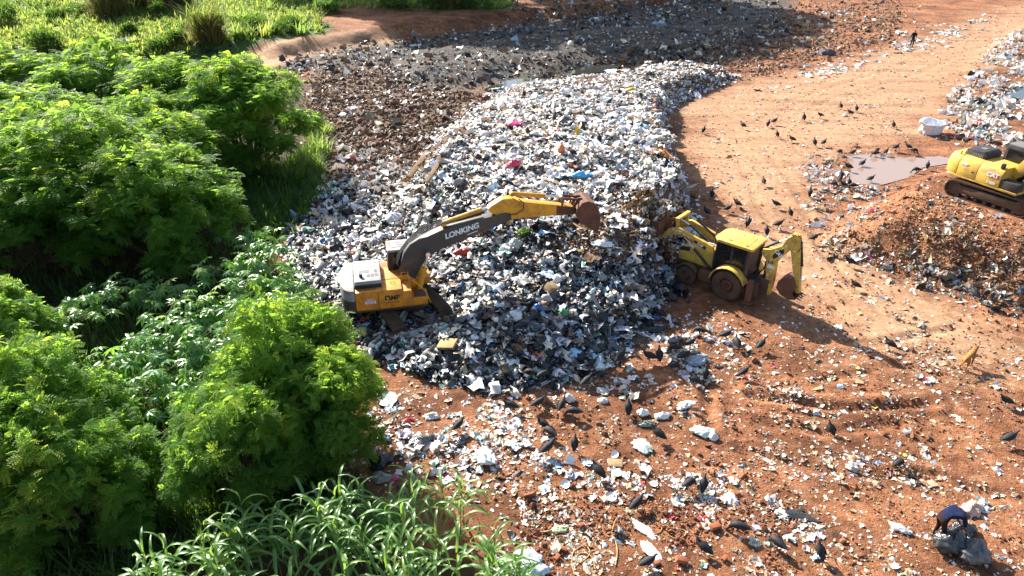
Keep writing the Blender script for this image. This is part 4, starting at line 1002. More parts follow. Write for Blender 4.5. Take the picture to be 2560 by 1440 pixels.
def shell_bucket(root, outer, lip, y0, y1, mat, th=0.035, teeth=5, tooth_dir=(0.1, -1.0), name='bucket'):
    """open shell: outer is the curved back from hinge to cutting edge; lip closes the side plates"""
    mb = MB(); n = len(outer)
    cx = sum(p[0] for p in outer + lip) / len(outer + lip); cz = sum(p[1] for p in outer + lip) / len(outer + lip)
    inner = [(cx + (p[0] - cx) * (1 - th * 2.2), cz + (p[1] - cz) * (1 - th * 2.2)) for p in outer]
    V = [(x, y0, z) for x, z in outer] + [(x, y1, z) for x, z in outer] + [(x, y0, z) for x, z in inner] + [(x, y1, z) for x, z in inner]
    F = []
    for i in range(n - 1):
        F += [(i, i+1, n+i+1, n+i), (2*n+i+1, 2*n+i, 3*n+i, 3*n+i+1)]
    F += [(0, n, 3*n, 2*n), (n-1, 2*n-1+0, 4*n-1, 3*n-1)]
    mb.add(V, F)
    mb.prism(outer + lip, y0 - 0.03, y0 + 0.012); mb.prism(outer + lip, y1 - 0.012, y1 + 0.03)
    t = mb.build(name, mat, root)
    e = outer[-1]
    for i in range(teeth):
        y = y0 + (y1 - y0) * (i + 0.5) / teeth
        tm = MB(); dx, dz = tooth_dir
        tm.add([(e[0]-0.05, y-0.05, e[1]+0.08), (e[0]+0.05, y-0.05, e[1]+0.08), (e[0]+0.05, y+0.05, e[1]+0.08), (e[0]-0.05, y+0.05, e[1]+0.08),
                (e[0]+dx*0.2-0.012, y-0.03, e[1]+dz*0.2), (e[0]+dx*0.2+0.012, y-0.03, e[1]+dz*0.2), (e[0]+dx*0.2+0.012, y+0.03, e[1]+dz*0.2), (e[0]+dx*0.2-0.012, y+0.03, e[1]+dz*0.2)],
               [(0,1,2,3),(7,6,5,4),(0,4,5,1),(1,5,6,2),(2,6,7,3),(3,7,4,0)])
        tm.build('tooth', mat, t)
    return t

def excavator():
    zb = H1(*EX_C)
    root = empty('excavator', (EX_C[0], EX_C[1], zb - 0.34), EX_A, label='orange tracked excavator with long dark boom reaching over the rubbish heap', category='excavator')
    trz = R(-58.0) - EX_A
    for s in (-1, 1): crawler(root, s * 1.12, 4.2, 0.9, 0.6, trz)
    mb = MB(); mb.box(-0.9, 0.9, -0.75, 0.75, 0.35, 0.8); mb.cyl((0,0,0.75), (0,0,1.06), 0.62, 28); mb.build('undercarriage', MUD, root, bevel=0.03)
    # house
    MB().box(-2.0, 1.0, -1.33, 1.33, 1.04, 1.16).build('platform', MUD, root, bevel=0.02)
    a = [(-2.02, -1.34)] + [(-2.02 - 0.62 * math.cos(q) ** 0.7, 1.34 * math.sin(q)) for q in np.linspace(-math.pi / 2 + 0.18, math.pi / 2 - 0.18, 13)] + [(-2.02, 1.34)]
    cw = MB().plan(a, 1.02, 2.12).build('counterweight', GREYP, root, bevel=0.07)
    MB().plan([(-2.05 + (x + 2.05) * 1.012, y * 1.004) for x, y in a], 1.10, 1.62).build('counterweight_band', BOOMP, cw, bevel=0.02)
    sp = MB().box(-2.01, -0.05, -1.35, -0.42, 1.14, 2.02).build('side_panel', Y_EX, root, bevel=0.03)
    MB().box(-1.07, -1.05, -1.362, -1.34, 1.16, 1.98).build('panel_seam', BLACKP, sp)
    MB().box(-0.06, 0.36, -1.35, -0.45, 1.14, 1.90).build('tank', Y_EX, root, bevel=0.04)
    st = MB().box(0.355, 1.02, -1.35, -0.60, 1.14, 1.50).build('tool_box', Y_EX, root, bevel=0.03)
    MB().box(0.45, 0.95, -1.28, -0.68, 1.498, 1.515).build('step_plate', RUST, st)
    MB().box(-1.15, -0.06, -0.421, 0.62, 1.14, 2.04).build('engine_deck', Y_EX, root, bevel=0.02)
    MB().box(-2.01, -1.15, -0.421, 1.33, 1.14, 1.98).build('engine_cover', Y_EX, root, bevel=0.02)
    MB().box(-1.15, -0.52, 0.62, 1.33, 1.14, 2.02).build('left_panel', Y_EX, root, bevel=0.03)
    for j in range(9):
        MB().box(-1.02 + j * 0.05, -0.995 + j * 0.05, 0.82, 1.22, 2.018, 2.03).build('vent_slot', DARKP, root)
        MB().box(-1.86 + j * 0.085, -1.82 + j * 0.085, -1.2, -1.03, 2.018, 2.03).build('vent_slot', RUST, root)
    hd = MB().box(-2.0, -0.86, -1.0, 0.95, 1.97, 2.36)
    hood = hd.build('engine_hood', GREYP, root, bevel=0.09)
    MB().box(-1.99, -0.87, -1.015, -0.9, 1.99, 2.2).build('hood_skirt', DARKP, hood, bevel=0.03)
    for i, (hx, hy) in enumerate([(-1.72, -0.15), (-1.57, -0.15), (-1.42, -0.15), (-1.08, -0.10), (-1.40, -0.52), (-1.22, -0.52), (-1.04, -0.50)]):
        MB().box(hx - 0.065, hx + 0.065, hy - 0.12, hy + 0.12, 2.352, 2.372).build('hood_vent', VENT, hood)
    for q in (0.25, 0.62): MB().box(-1.95, -0.92, q - 0.012, q + 0.012, 2.352, 2.366).build('hood_rib', VENT, hood)
    MB().cyl((-1.7, -0.6, 2.34), (-1.7, -0.6, 2.52), 0.075, 12).build('exhaust', DARKP, root)
    # cab on the left
    cab = MB().prism([(-0.50, 1.16), (0.86, 1.16), (1.02, 1.9), (0.78, 2.92), (-0.46, 2.92), (-0.52, 2.2)], 0.36, 1.32).build('cab', DARKP, root, bevel=0.05)
    MB().box(-0.50, 0.80, 0.34, 1.34, 2.90, 3.02).build('cab_roof', GREYP, cab, bevel=0.05)
    for q in (0.62, 0.84, 1.06): MB().box(-0.44, 0.74, q - 0.012, q + 0.012, 3.016, 3.034).build('roof_rib', GREYP, cab)
    MB().prism([(-0.30, 1.95), (0.86, 1.95), (0.68, 2.80), (-0.30, 2.80)], 0.345, 0.36).build('side_window', GLASS, cab)
    MB().prism([(-0.32, 1.18), (0.80, 1.18), (0.92, 1.85), (-0.32, 1.85)], 0.340, 0.362).build('cab_panel', Y_EX, cab)
    sx = MB().box(-0.05, 0.45, 0.55, 0.95, 1.9, 2.5).build('seat', RUST, cab, bevel=0.05)
    MB().box(0.98, 1.30, 0.4, 1.30, 1.14, 1.5).build('front_step', Y_EX, root, bevel=0.03)
    # boom
    yb = -0.05
    up = [(-0.10, 2.0), (0.02, 2.55), (0.22, 3.05), (0.50, 3.42), (0.91, 3.70), (2.04, 4.12), (4.62, 4.60), (4.86, 4.55)]
    lo = [(4.90, 4.32), (4.75, 4.18), (3.07, 3.60), (1.75, 3.12), (1.25, 2.86), (0.95, 2.52), (0.62, 1.9), (0.30, 1.72), (0.05, 1.75)]
    boom = MB().prism(up + lo, yb - 0.24, yb + 0.24).build('boom', BOOMP, root, bevel=0.025)
    MB().prism([(-0.2, 1.16), (0.9, 1.16), (0.62, 1.8), (0.25, 2.15), (-0.12, 2.1)], yb - 0.34, yb - 0.26).build('boom_bracket', Y_EX, root, bevel=0.01)
    MB().prism([(-0.2, 1.16), (0.9, 1.16), (0.62, 1.8), (0.25, 2.15), (-0.12, 2.1)], yb + 0.26, yb + 0.34).build('boom_bracket', Y_EX, root, bevel=0.01)
    lettering('LONKING', boom, (2.72, yb - 0.246, 3.93), (R(90), R(-15.5), 0), 0.34, WHITEP, 0.013, 0.2)
    MB().prism([(2.95, 3.72), (3.40, 3.86), (3.41, 3.90), (2.96, 3.76)], yb - 0.25, yb - 0.243).build('model_strip', WHITEP, boom)
    for s in (-1, 1): ram(root, (0.70, 1.32), (1.02, 2.40), (1.20, 3.12), 0.115, Y_ARM, yb + s * 0.44, 'boom_cylinder')
    ram(root, (1.95, 4.26), (3.62, 4.74), (3.98, 4.78), 0.115, Y_ARM, yb, 'arm_cylinder')
    arm = MB().prism([(3.88, 4.80), (4.02, 4.95), (4.50, 5.22), (4.85, 5.22), (5.44, 5.02), (7.62, 4.60), (7.76, 4.52), (7.72, 4.26), (4.85, 4.26), (4.02, 4.62)], yb - 0.20, yb + 0.20).build('arm', Y_ARM, root, bevel=0.025)
    MB().prism([(6.9, 4.72), (7.64, 4.58), (7.77, 4.5), (7.73, 4.24), (6.9, 4.24)], yb - 0.206, yb + 0.206).build('worn_tip', RUST, arm, bevel=0.02)
    ram(root, (4.95, 5.36), (6.35, 5.14), (7.15, 5.02), 0.095, Y_ARM, yb, 'bucket_cylinder')
    for s in (-1, 1):
        MB().prism([(7.06, 4.46), (7.14, 4.44), (7.22, 5.06), (7.12, 5.08)], yb + s * 0.25 - 0.02, yb + s * 0.25 + 0.02).build('link', RUST, root)
        MB().prism([(7.12, 4.97), (7.90, 4.86), (7.92, 4.94), (7.14, 5.08)], yb + s * 0.19 - 0.02, yb + s * 0.19 + 0.02).build('link', RUST, root)
    outer = [(7.72, 4.62), (7.92, 4.90), (8.20, 4.96), (8.48, 4.86), (8.68, 4.62), (8.78, 4.28), (8.80, 3.88), (8.74, 3.42)]
    bk = shell_bucket(root, outer, [(8.30, 3.66), (7.86, 4.02), (7.66, 4.36)], yb - 0.56, yb + 0.56, RUST, tooth_dir=(-0.15, -1))
    for s in (-1, 1): MB().prism([(7.62, 4.28), (7.98, 4.62), (8.05, 4.98), (7.84, 4.98), (7.58, 4.52)], yb + s * 0.16 - 0.025, yb + s * 0.16 + 0.025).build('hinge_plate', RUST, bk)
    # hoses
    for i in range(6):
        y = yb - 0.2 + 0.07 * i; h = MB()
        h.tube([(0.2, y, 2.1), (-0.12 - 0.02*i, y, 2.6), (0.08, y, 3.15), (0.42, y, 3.58), (0.9, y, 3.86 + 0.03*i), (1.4, y, 4.12 + 0.06*i), (1.9, y, 4.36), (2.3, y, 4.34), (3.6, y, 4.60)], 0.022, 6)
        h.build('hose', HOSE, boom)
    MB().tube([(5.2, yb - 0.22, 5.2), (5.42, yb - 0.3, 5.02), (5.40, yb - 0.3, 4.72), (5.1, yb - 0.28, 4.52), (4.75, yb - 0.27, 4.5)], 0.024, 6).build('hose', HOSE, arm)
    MB().tube([(0.5, -0.75, 1.85), (0.45, -0.95, 2.15), (0.62, -1.2, 2.1), (0.95, -1.34, 1.75), (1.12, -1.38, 1.2)], 0.02, 6).build('handrail', Y_ARM, root)
    MB().tube([(0.0, -0.55, 1.9), (0.0, -0.55, 2.35), (0.28, -0.55, 2.35), (0.3, -0.75, 1.9)], 0.02, 6).build('handrail', Y_ARM, root)
    for xx in (-0.85, -0.4): MB().tube([(xx - 0.1, -0.8, 2.01), (xx - 0.08, -0.8, 2.09), (xx + 0.08, -0.8, 2.09), (xx + 0.1, -0.8, 2.01)], 0.014, 5).build('lifting_eye', DARKP, root)
    # marks on the side
    lettering('MF', sp, (-0.38, -1.357, 1.62), RIGHT, 0.30, BLACKP, 0.012, 0.15)
    MB().prism([(-0.80, 1.55), (-0.72, 1.55), (-0.72, 1.60), (-0.76, 1.70), (-0.64, 1.70), (-0.60, 1.50), (-0.56, 1.50), (-0.58, 1.76), (-0.78, 1.76)], -1.357, -1.351).build('emblem', BLACKP, sp)
    MB().box(-0.78, -0.20, -1.357, -1.351, 1.40, 1.425).build('small_print', BLACKP, sp)
    dg = MB().prism([(-1.62, 1.45), (-1.18, 1.45), (-1.18, 1.58), (-1.26, 1.68), (-1.54, 1.68), (-1.62, 1.58)], -1.357, -1.351).build('warning_sticker', WHITEP, sp)
    MB().prism([(-1.61, 1.565), (-1.19, 1.565), (-1.27, 1.67), (-1.53, 1.67)], -1.361, -1.358).build('sticker_field', REDP, sp)
    lettering('PERIGO', dg, (-1.40, -1.363, 1.615), RIGHT, 0.085, WHITEP, 0.002)
    MB().box(-1.57, -1.23, -1.361, -1.358, 1.475, 1.49).build('small_print', REDP, sp); MB().box(-1.57, -1.23, -1.361, -1.358, 1.515, 1.53).build('small_print', REDP, sp)
    return root
excavator()

def cat_badge(parent, x, y, z, s, rot, sy):
    lettering('CAT', parent, (x, y, z), rot, s, WHITEP, 0.014 * s / 0.3)
def berm_excavator():
    zb = H1(*CT_C)
    root = empty('excavator', (CT_C[0], CT_C[1], zb - 0.03), CT_A, label='yellow excavator with black hood, cut off by the right edge on a berm', category='excavator')
    trz = R(-56.0) - CT_A
    for s in (-1, 1): crawler(root, s * 1.05, 4.3, 0.95, 0.6, trz)
    mb = MB(); mb.box(-0.9, 0.9, -0.75, 0.75, 0.35, 0.8); mb.cyl((0,0,0.75), (0,0,1.06), 0.62, 28); mb.build('undercarriage', MUD, root, bevel=0.03)
    MB().box(-2.1, 1.5, -1.24, 1.24, 1.06, 1.18).build('platform', Y_CAT, root, bevel=0.02)
    sec = [(-1.25, 1.16), (1.25, 1.16), (1.25, 1.75), (1.12, 2.05), (0.85, 2.18), (-0.85, 2.18), (-1.12, 2.05), (-1.25, 1.75)]
    def loft(xs):
        V, F = [], []; n = len(sec)
        for x, k, dz in xs: V += [(x, y * k, 1.16 + (z - 1.16) * dz) for y, z in sec]
        for i in range(len(xs) - 1): F += [(i*n+j, i*n+(j+1) % n, (i+1)*n+(j+1) % n, (i+1)*n+j) for j in range(n)]
        F += [tuple(range(n-1, -1, -1)), tuple(range((len(xs)-1)*n, len(xs)*n))]
        return MB().add(V, F)
    cw = loft([(-2.55, 0.72, 0.92), (-2.42, 0.88, 0.98), (-2.15, 0.98, 1.0), (-1.78, 1.0, 1.0)]).build('counterweight', Y_CAT, root, bevel=0.04)
    hs = loft([(-1.76, 1.0, 1.0), (-0.7, 1.0, 1.0)]).build('side_panel', Y_CAT, root, bevel=0.03)
    h2 = loft([(-0.685, 1.0, 1.0), (0.55, 1.0, 0.97)]).build('side_panel', Y_CAT, root, bevel=0.03)
    hood = MB().prism([(-1.95, 2.15), (-0.75, 2.15), (-0.75, 2.42), (-0.95, 2.55), (-1.85, 2.50)], -0.75, 0.55).build('engine_hood', DARKP, root, bevel=0.04)
    for j in range(11): MB().box(-1.82 + j * 0.085, -1.79 + j * 0.085, -0.765, -0.745, 2.18, 2.40).build('hood_slat', GREYP, hood)
    MB().box(-1.45, -1.15, -0.35, 0.05, 2.52, 2.56).build('hood_plate', VENT, hood)
    MB().tube([(-2.0, -0.9, 2.15), (-2.0, -0.9, 2.34)], 0.03, 6).build('lamp_post', DARKP, root)
    MB().box(0.25, 0.42, -1.05, -0.88, 2.1, 2.36).build('mirror', DARKP, root, bevel=0.02)
    MB().box(0.58, 1.45, -1.22, -0.62, 1.18, 1.62).build('tool_box', DARKP, root, bevel=0.04)
    cab = MB().prism([(-0.55, 1.18), (1.35, 1.18), (1.5, 1.8), (1.15, 2.95), (-0.5, 2.95)], 0.28, 1.24).build('cab', DARKP, root, bevel=0.06)
    MB().box(-0.45, 1.05, 0.30, 1.22, 2.94, 3.04).build('cab_roof', VENT, cab, bevel=0.04)
    MB().prism([(-0.35, 1.95), (1.2, 1.95), (1.02, 2.8), (-0.35, 2.8)], 0.265, 0.281).build('side_window', GLASS, cab)
    boom = MB().prism([(0.35, 1.75), (0.8, 1.6), (1.2, 2.1), (2.1, 3.2), (3.2, 3.9), (5.4, 4.2), (5.5, 4.45), (3.1, 4.45), (1.8, 3.75), (0.9, 2.75)], -0.32, 0.12).build('boom', Y_CAT, root, bevel=0.03)
    MB().prism([(5.1, 4.5), (5.9, 4.6), (6.3, 1.9), (6.0, 1.85), (5.2, 4.1)], -0.25, 0.05).build('arm', Y_CAT, root, bevel=0.03)
    shell_bucket(root, [(6.25, 2.1), (6.6, 1.9), (6.7, 1.5), (6.5, 1.1), (6.1, 0.95), (5.7, 1.05)], [(5.9, 1.6), (6.0, 2.0)], -0.6, 0.4, MUD, tooth_dir=(-1, 0.1))
    for s in (-1, 1): ram(root, (1.2, 1.45), (1.75, 2.4), (2.2, 3.0), 0.10, DARKP, -0.1 + s * 0.36, 'boom_cylinder')
    ram(root, (2.6, 4.55), (4.4, 4.75), (5.2, 4.62), 0.11, Y_CAT, -0.1, 'arm_cylinder')
    # marks
    bd = MB().prism([(0.12, 1.60), (0.52, 1.60), (0.44, 1.74), (0.34, 1.86)], -1.262, -1.252).build('badge_field', REDP, h2)
    lettering('CAT', h2, (0.12, -1.266, 1.73), RIGHT, 0.32, WHITEP, 0.016)
    lettering('318D2', h2, (0.12, -1.262, 1.32), RIGHT, 0.17, WHITEP, 0.006, 0.2)
    MB().prism([(-1.62, 1.78), (-1.30, 1.76), (-1.30, 1.88), (-1.62, 1.90)], -1.262, -1.235).build('white_sticker', WHITEP, hs)
    MB().box(-0.98, -0.84, -1.262, -1.248, 1.5, 1.56).build('door_latch', DARKP, hs)
    return root
berm_excavator()

def backhoe():
    root = empty('backhoe_loader', (BH_C[0], BH_C[1], H1(*BH_C)), BH_A, label='yellow backhoe loader pushing its full front bucket into the heap', category='loader')
    def wheel(x, y, r, wd):
        s = 1 if y > 0 else -1
        prof = [(r * 0.55, -wd / 2), (r * 0.93, -wd / 2), (r, -wd * 0.36), (r, wd * 0.36), (r * 0.93, wd / 2), (r * 0.55, wd / 2)]
        w_ = MB().lathe((x, y, r), 'y', prof, 32).build('wheel', TYRE, root, smooth=False)
        lug = MB(); nl = 20
        for i in range(nl):
            a = 2 * math.pi * i / nl
            for sd in (-1, 1):
                a2 = a + (0.5 * 2 * math.pi / nl if sd > 0 else 0)
                ca, sa = math.cos(a2), math.sin(a2); cb, sb = math.cos(a2 + 0.13), math.sin(a2 + 0.13)
                yi, yo = y + sd * 0.02, y + sd * wd * 0.49
                R0, R1 = r * 0.985, r * 1.035
                V = [(x + R0*ca, yi, r + R0*sa), (x + R1*ca, yi, r + R1*sa), (x + R1*math.cos(a2+0.06), yi, r + R1*math.sin(a2+0.06)), (x + R0*math.cos(a2+0.06), yi, r + R0*math.sin(a2+0.06)),
                     (x + R0*cb, yo, r + R0*sb), (x + R1*cb, yo, r + R1*sb), (x + R1*math.cos(a2+0.19), yo, r + R1*math.sin(a2+0.19)), (x + R0*math.cos(a2+0.19), yo, r + R0*math.sin(a2+0.19))]
                lug.add(V, [(0,1,2,3),(7,6,5,4),(0,4,5,1),(1,5,6,2),(2,6,7,3),(3,7,4,0)])
        lug.build('tread', TYRE, w_)
        yo = y + s * wd * 0.30
        MB().lathe((x, y, r), 'y', [(0.02, s * wd * 0.12), (r * 0.2, s * wd * 0.16), (r * 0.22, s * wd * 0.34), (r * 0.36, s * wd * 0.30), (r * 0.46, s * wd * 0.10), (r * 0.57, s * wd * 0.46), (r * 0.57, -s * wd * 0.4), (0.02, -s * wd * 0.3)], 24).build('rim', RUST, w_)
    for s in (-1, 1): wheel(0, s * 0.90, 0.72, 0.46); wheel(2.1, s * 0.86, 0.47, 0.32)
    MB().box(-0.7, 3.0, -0.38, 0.38, 0.55, 0.98).build('chassis', MUD, root, bevel=0.02)
    MB().box(1.9, 2.3, -0.75, 0.75, 0.4, 0.55).build('front_axle', MUD, root, bevel=0.02)
    hood = MB().prism([(1.08, 0.95), (2.85, 0.95), (2.9, 1.45), (2.7, 1.66), (1.08, 1.92)], -0.45, 0.45).build('hood', Y_CAT, root, bevel=0.05)
    MB().box(2.84, 2.93, -0.38, 0.38, 0.98, 1.42).build('grille', DARKP, hood, bevel=0.02)
    MB().prism([(2.3, 1.50), (2.82, 1.42), (2.86, 1.5), (2.7, 1.665), (2.3, 1.72)], 0.447, 0.462).build('hood_vent', DARKP, hood)
    MB().box(1.3, 1.75, -0.32, 0.32, 1.80, 1.90).build('hood_top', WHITEP, hood, bevel=0.03)
    MB().cyl((1.42, -0.30, 1.8), (1.42, -0.30, 2.72), 0.045, 10).build('exhaust_pipe', RUST, root)
    # cab
    cab = MB().prism([(-0.68, 1.1), (-0.62, 1.35), (-0.72, 2.62), (0.92, 2.62), (1.02, 1.5), (0.98, 1.1)], -0.66, 0.66).build('cab', DARKP, root, bevel=0.04)
    roof = MB().plan([(-0.88, -0.72), (-0.80, -0.80), (0.85, -0.80), (1.08, -0.5), (1.10, 0.5), (0.85, 0.80), (-0.80, 0.80), (-0.88, 0.72)], 2.60, 2.74).build('cab_roof', Y_CAT, root, bevel=0.05)
    MB().plan([(-0.55 + 0.0, -0.45), (0.55, -0.45), (0.75, 0), (0.55, 0.45), (-0.55, 0.45)], 2.738, 2.752).build('roof_panel', Y_CAT, roof, bevel=0.01)
    for x, y in ((-0.5, 0.6), (0.35, 0.5), (0.1, -0.35)): MB().cyl((x, y, 2.735), (x, y, 2.756), 0.07, 14).build('roof_mark', VENT, roof)
    for s in (-1, 1):
        MB().prism([(-0.50, 1.38), (0.10, 1.38), (0.10, 2.55), (-0.56, 2.55)], s * 0.662 - 0.004, s * 0.662 + 0.004).build('side_window', GLASS, cab)
        MB().prism([(0.18, 1.12), (0.92, 1.12), (0.86, 2.55), (0.18, 2.55)], s * 0.662 - 0.004, s * 0.662 + 0.004).build('door_glass', GLASS, cab)
        MB().prism([(-0.74, 1.2), (-0.60, 1.2), (-0.68, 2.60), (-0.80, 2.60)], s * 0.70 - 0.04, s * 0.70 + 0.04).build('cab_post', RUST, cab, bevel=0.01)
        fender = MB(); arc = [(0.90 * math.cos(q), 0.72 + 0.90 * math.sin(q)) for q in np.linspace(R(8), R(160), 11)]; inn = [(0.85 * math.cos(q), 0.72 + 0.85 * math.sin(q)) for q in np.linspace(R(160), R(8), 11)]
        y0, y1 = (0.66, 1.14) if s > 0 else (-1.14, -0.66)
        fd = fender.prism(arc + inn, y0, y1).build('fender', Y_CAT, root, bevel=0.015)
        fr = MB(); arc = [(2.1 + 0.60 * math.cos(q), 0.47 + 0.60 * math.sin(q)) for q in np.linspace(R(20), R(150), 8)]; inn = [(2.1 + 0.57 * math.cos(q), 0.47 + 0.57 * math.sin(q)) for q in np.linspace(R(150), R(20), 8)]
        y0, y1 = (0.70, 1.02) if s > 0 else (-1.02, -0.70)
        fr.prism(arc + inn, y0, y1).build('front_fender', MUD, root, bevel=0.01)
        MB().box(0.85, 1.50, s * 0.42 if s > 0 else -0.92, 0.92 if s > 0 else -0.42, 0.45, 0.95).build('battery_box', RUST, root, bevel=0.03)
        MB().box(0.80, 1.20, s * 0.9 if s > 0 else -1.0, 1.0 if s > 0 else -0.9, 0.32, 0.36).build('step', MUD, root)
        # loader arm
        y = s * 0.58
        arm = MB().prism([(1.02, 1.92), (1.10, 2.20), (2.9, 2.62), (3.45, 2.42), (3.80, 1.98), (3.70, 1.84), (3.3, 2.12), (2.78, 2.30), (1.35, 1.84)], y - 0.09, y + 0.09).build('loader_arm', Y_CAT, root, bevel=0.02)
        if s > 0:
            MB().prism([(1.42, 1.93), (2.05, 2.14), (2.05, 2.27), (1.42, 2.10)], y + 0.088, y + 0.095).build('number_field', BLACKP, arm)
            lettering('416F', arm, (1.72, y + 0.099, 2.11), (R(90), R(15), R(180)), 0.17, WHITEP, 0.006)
            MB().prism([(2.08, 2.10), (2.75, 2.30), (2.80, 2.36), (2.08, 2.18)], y + 0.088, y + 0.095).build('red_strip', REDP, arm)
            MB().box(2.72, 2.90, y + 0.088, y + 0.095, 2.44, 2.50).build('white_sticker', WHITEP, arm)
            for q in (2.35, 2.62, 3.0, 3.2): MB().cyl((q, y + 0.085, 2.30 + (q - 2.35) * 0.22), (q, y + 0.096, 2.30 + (q - 2.35) * 0.22), 0.035, 10).build('reflector', WHITEP, arm)
        ram(root, (1.15, 1.05), (2.0, 1.75), (2.75, 2.32), 0.055, DARKP, s * 0.60, 'lift_cylinder')
        MB().prism([(3.0, 2.45), (3.16, 2.47), (3.22, 3.02), (3.08, 3.04)], y * 0.8 - 0.05, y * 0.8 + 0.05).build('tilt_lever', Y_CAT, root, bevel=0.01)
        ram(root, (1.5, 2.25), (2.5, 2.78), (3.14, 2.98), 0.05, DARKP, s * 0.36, 'tilt_cylinder')
    MB().box(3.02, 3.2, -0.6, 0.6, 2.92, 3.04).build('cross_tube', Y_CAT, root, bevel=0.02)
    bk = shell_bucket(root, [(3.75, 2.85), (3.72, 2.45), (3.78, 2.08), (4.0, 1.86), (4.35, 1.82), (4.85, 1.95)], [(4.55, 2.35), (4.1, 2.80)], -1.12, 1.12, RUST, teeth=7, tooth_dir=(1, 0.2), name='loader_bucket')
    for s in (-1, 1): MB().prism([(3.62, 1.9), (3.78, 1.88), (3.78, 2.75), (3.2, 3.02), (3.16, 2.9), (3.62, 2.6)], s * 0.45 - 0.03, s * 0.45 + 0.03).build('bucket_link', RUST, bk)
    # backhoe at the rear, folded
    MB().box(-1.25, -0.7, -0.55, 0.55, 0.35, 1.0).build('rear_frame', MUD, root, bevel=0.03)
    MB().prism([(-1.2, 0.4), (-1.62, 0.4), (-1.62, 1.2), (-1.2, 1.25)], -0.22, 0.22).build('swing_post', MUD, root, bevel=0.03)
    for s in (-1, 1):
        MB().box(-1.22, -0.98, s * 1.0 - 0.13, s * 1.0 + 0.13, 0.28, 1.35).build('stabilizer', RUST, root, bevel=0.03)
        MB().box(-1.30, -0.9, s * 1.0 - 0.2, s * 1.0 + 0.2, 0.20, 0.27).build('stabilizer_foot', RUST, root, bevel=0.01)
    boom = MB().prism([(-1.42, 0.45), (-1.72, 0.45), (-1.78, 1.2), (-1.74, 2.1), (-1.86, 2.35), (-2.30, 3.02), (-2.42, 3.42), (-2.22, 3.62), (-2.02, 3.46), (-1.86, 3.02), (-1.42, 2.72), (-1.05, 2.62), (-1.02, 2.45), (-1.30, 2.1), (-1.42, 1.3)], -0.17, 0.17).build('rear_boom', Y_CAT, root, bevel=0.02)
    lt = boom
    MB().prism([(-1.52, 2.42), (-1.62, 2.30), (-2.02, 2.72), (-1.98, 2.92), (-1.70, 2.74)], 0.169, 0.176).build('badge_field', BLACKP, lt)
    lettering('CAT', lt, (-1.79, 0.180, 2.62), (R(90), R(38), R(180)), 0.22, WHITEP, 0.012)
    lettering('L15', lt, (-1.52, 0.174, 2.10), (R(90), R(-4), R(180)), 0.17, BLACKP, 0.006)
    MB().box(-1.72, -1.40, 0.168, 0.176, 1.80, 1.97).build('white_sticker', WHITEP, lt)
    for x, z in ((-1.24, 2.40), (-1.50, 2.22), (-1.60, 1.66), (-1.50, 1.45), (-1.62, 0.95), (-2.06, 3.1), (-1.92, 2.96)): MB().cyl((x, 0.166, z), (x, 0.178, z), 0.036, 10).build('reflector', WHITEP, lt)
    ram(root, (-1.06, 2.62), (-1.62, 3.10), (-2.18, 3.50), 0.065, DARKP, 0.0, 'stick_cylinder')
    stick = MB().prism([(-2.06, 3.42), (-2.20, 3.72), (-2.48, 3.70), (-2.62, 3.30), (-2.98, 1.25), (-3.02, 1.02), (-2.84, 1.0), (-2.62, 1.7), (-2.32, 2.7)], -0.13, 0.13).build('stick', Y_CAT, root, bevel=0.02)
    for x, z in ((-2.42, 2.95), (-2.5, 2.3), (-2.62, 1.8)): MB().cyl((x, 0.126, z), (x, 0.138, z), 0.036, 10).build('reflector', WHITEP, stick)
    ram(root, (-2.60, 3.35), (-2.84, 2.35), (-2.92, 1.72), 0.055, DARKP, 0.0, 'bucket_cylinder')
    shell_bucket(root, [(-2.86, 1.30), (-2.62, 1.74), (-2.36, 1.72), (-2.08, 1.42), (-2.05, 1.1), (-2.3, 0.82), (-2.7, 0.72), (-2.98, 0.80)], [(-2.80, 1.05)], -0.38, 0.38, RUST, teeth=4, tooth_dir=(-1, 0.1), name='rear_bucket')
    ram(root, (-1.28, 0.75), (-1.30, 1.5), (-1.32, 2.1), 0.06, DARKP, 0.0, 'boom_cylinder')
    for i in range(5):
        MB().tube([(-0.75, -0.25 + 0.12 * i, 0.8), (-1.0, -0.3 + 0.14 * i, 1.25 + 0.05 * i), (-1.25, -0.15 + 0.08 * i, 1.6), (-1.3, -0.1 + 0.05 * i, 2.3)], 0.022, 6).build('hose', HOSE, boom)
    MB().tube([(-2.25, 0.16, 3.62), (-2.42, 0.2, 3.82), (-2.62, 0.18, 3.6), (-2.68, 0.16, 3.2), (-2.58, 0.15, 2.95)], 0.018, 6).build('hose', HOSE, stick)
    # its load of waste
    return root
bh = backhoe()
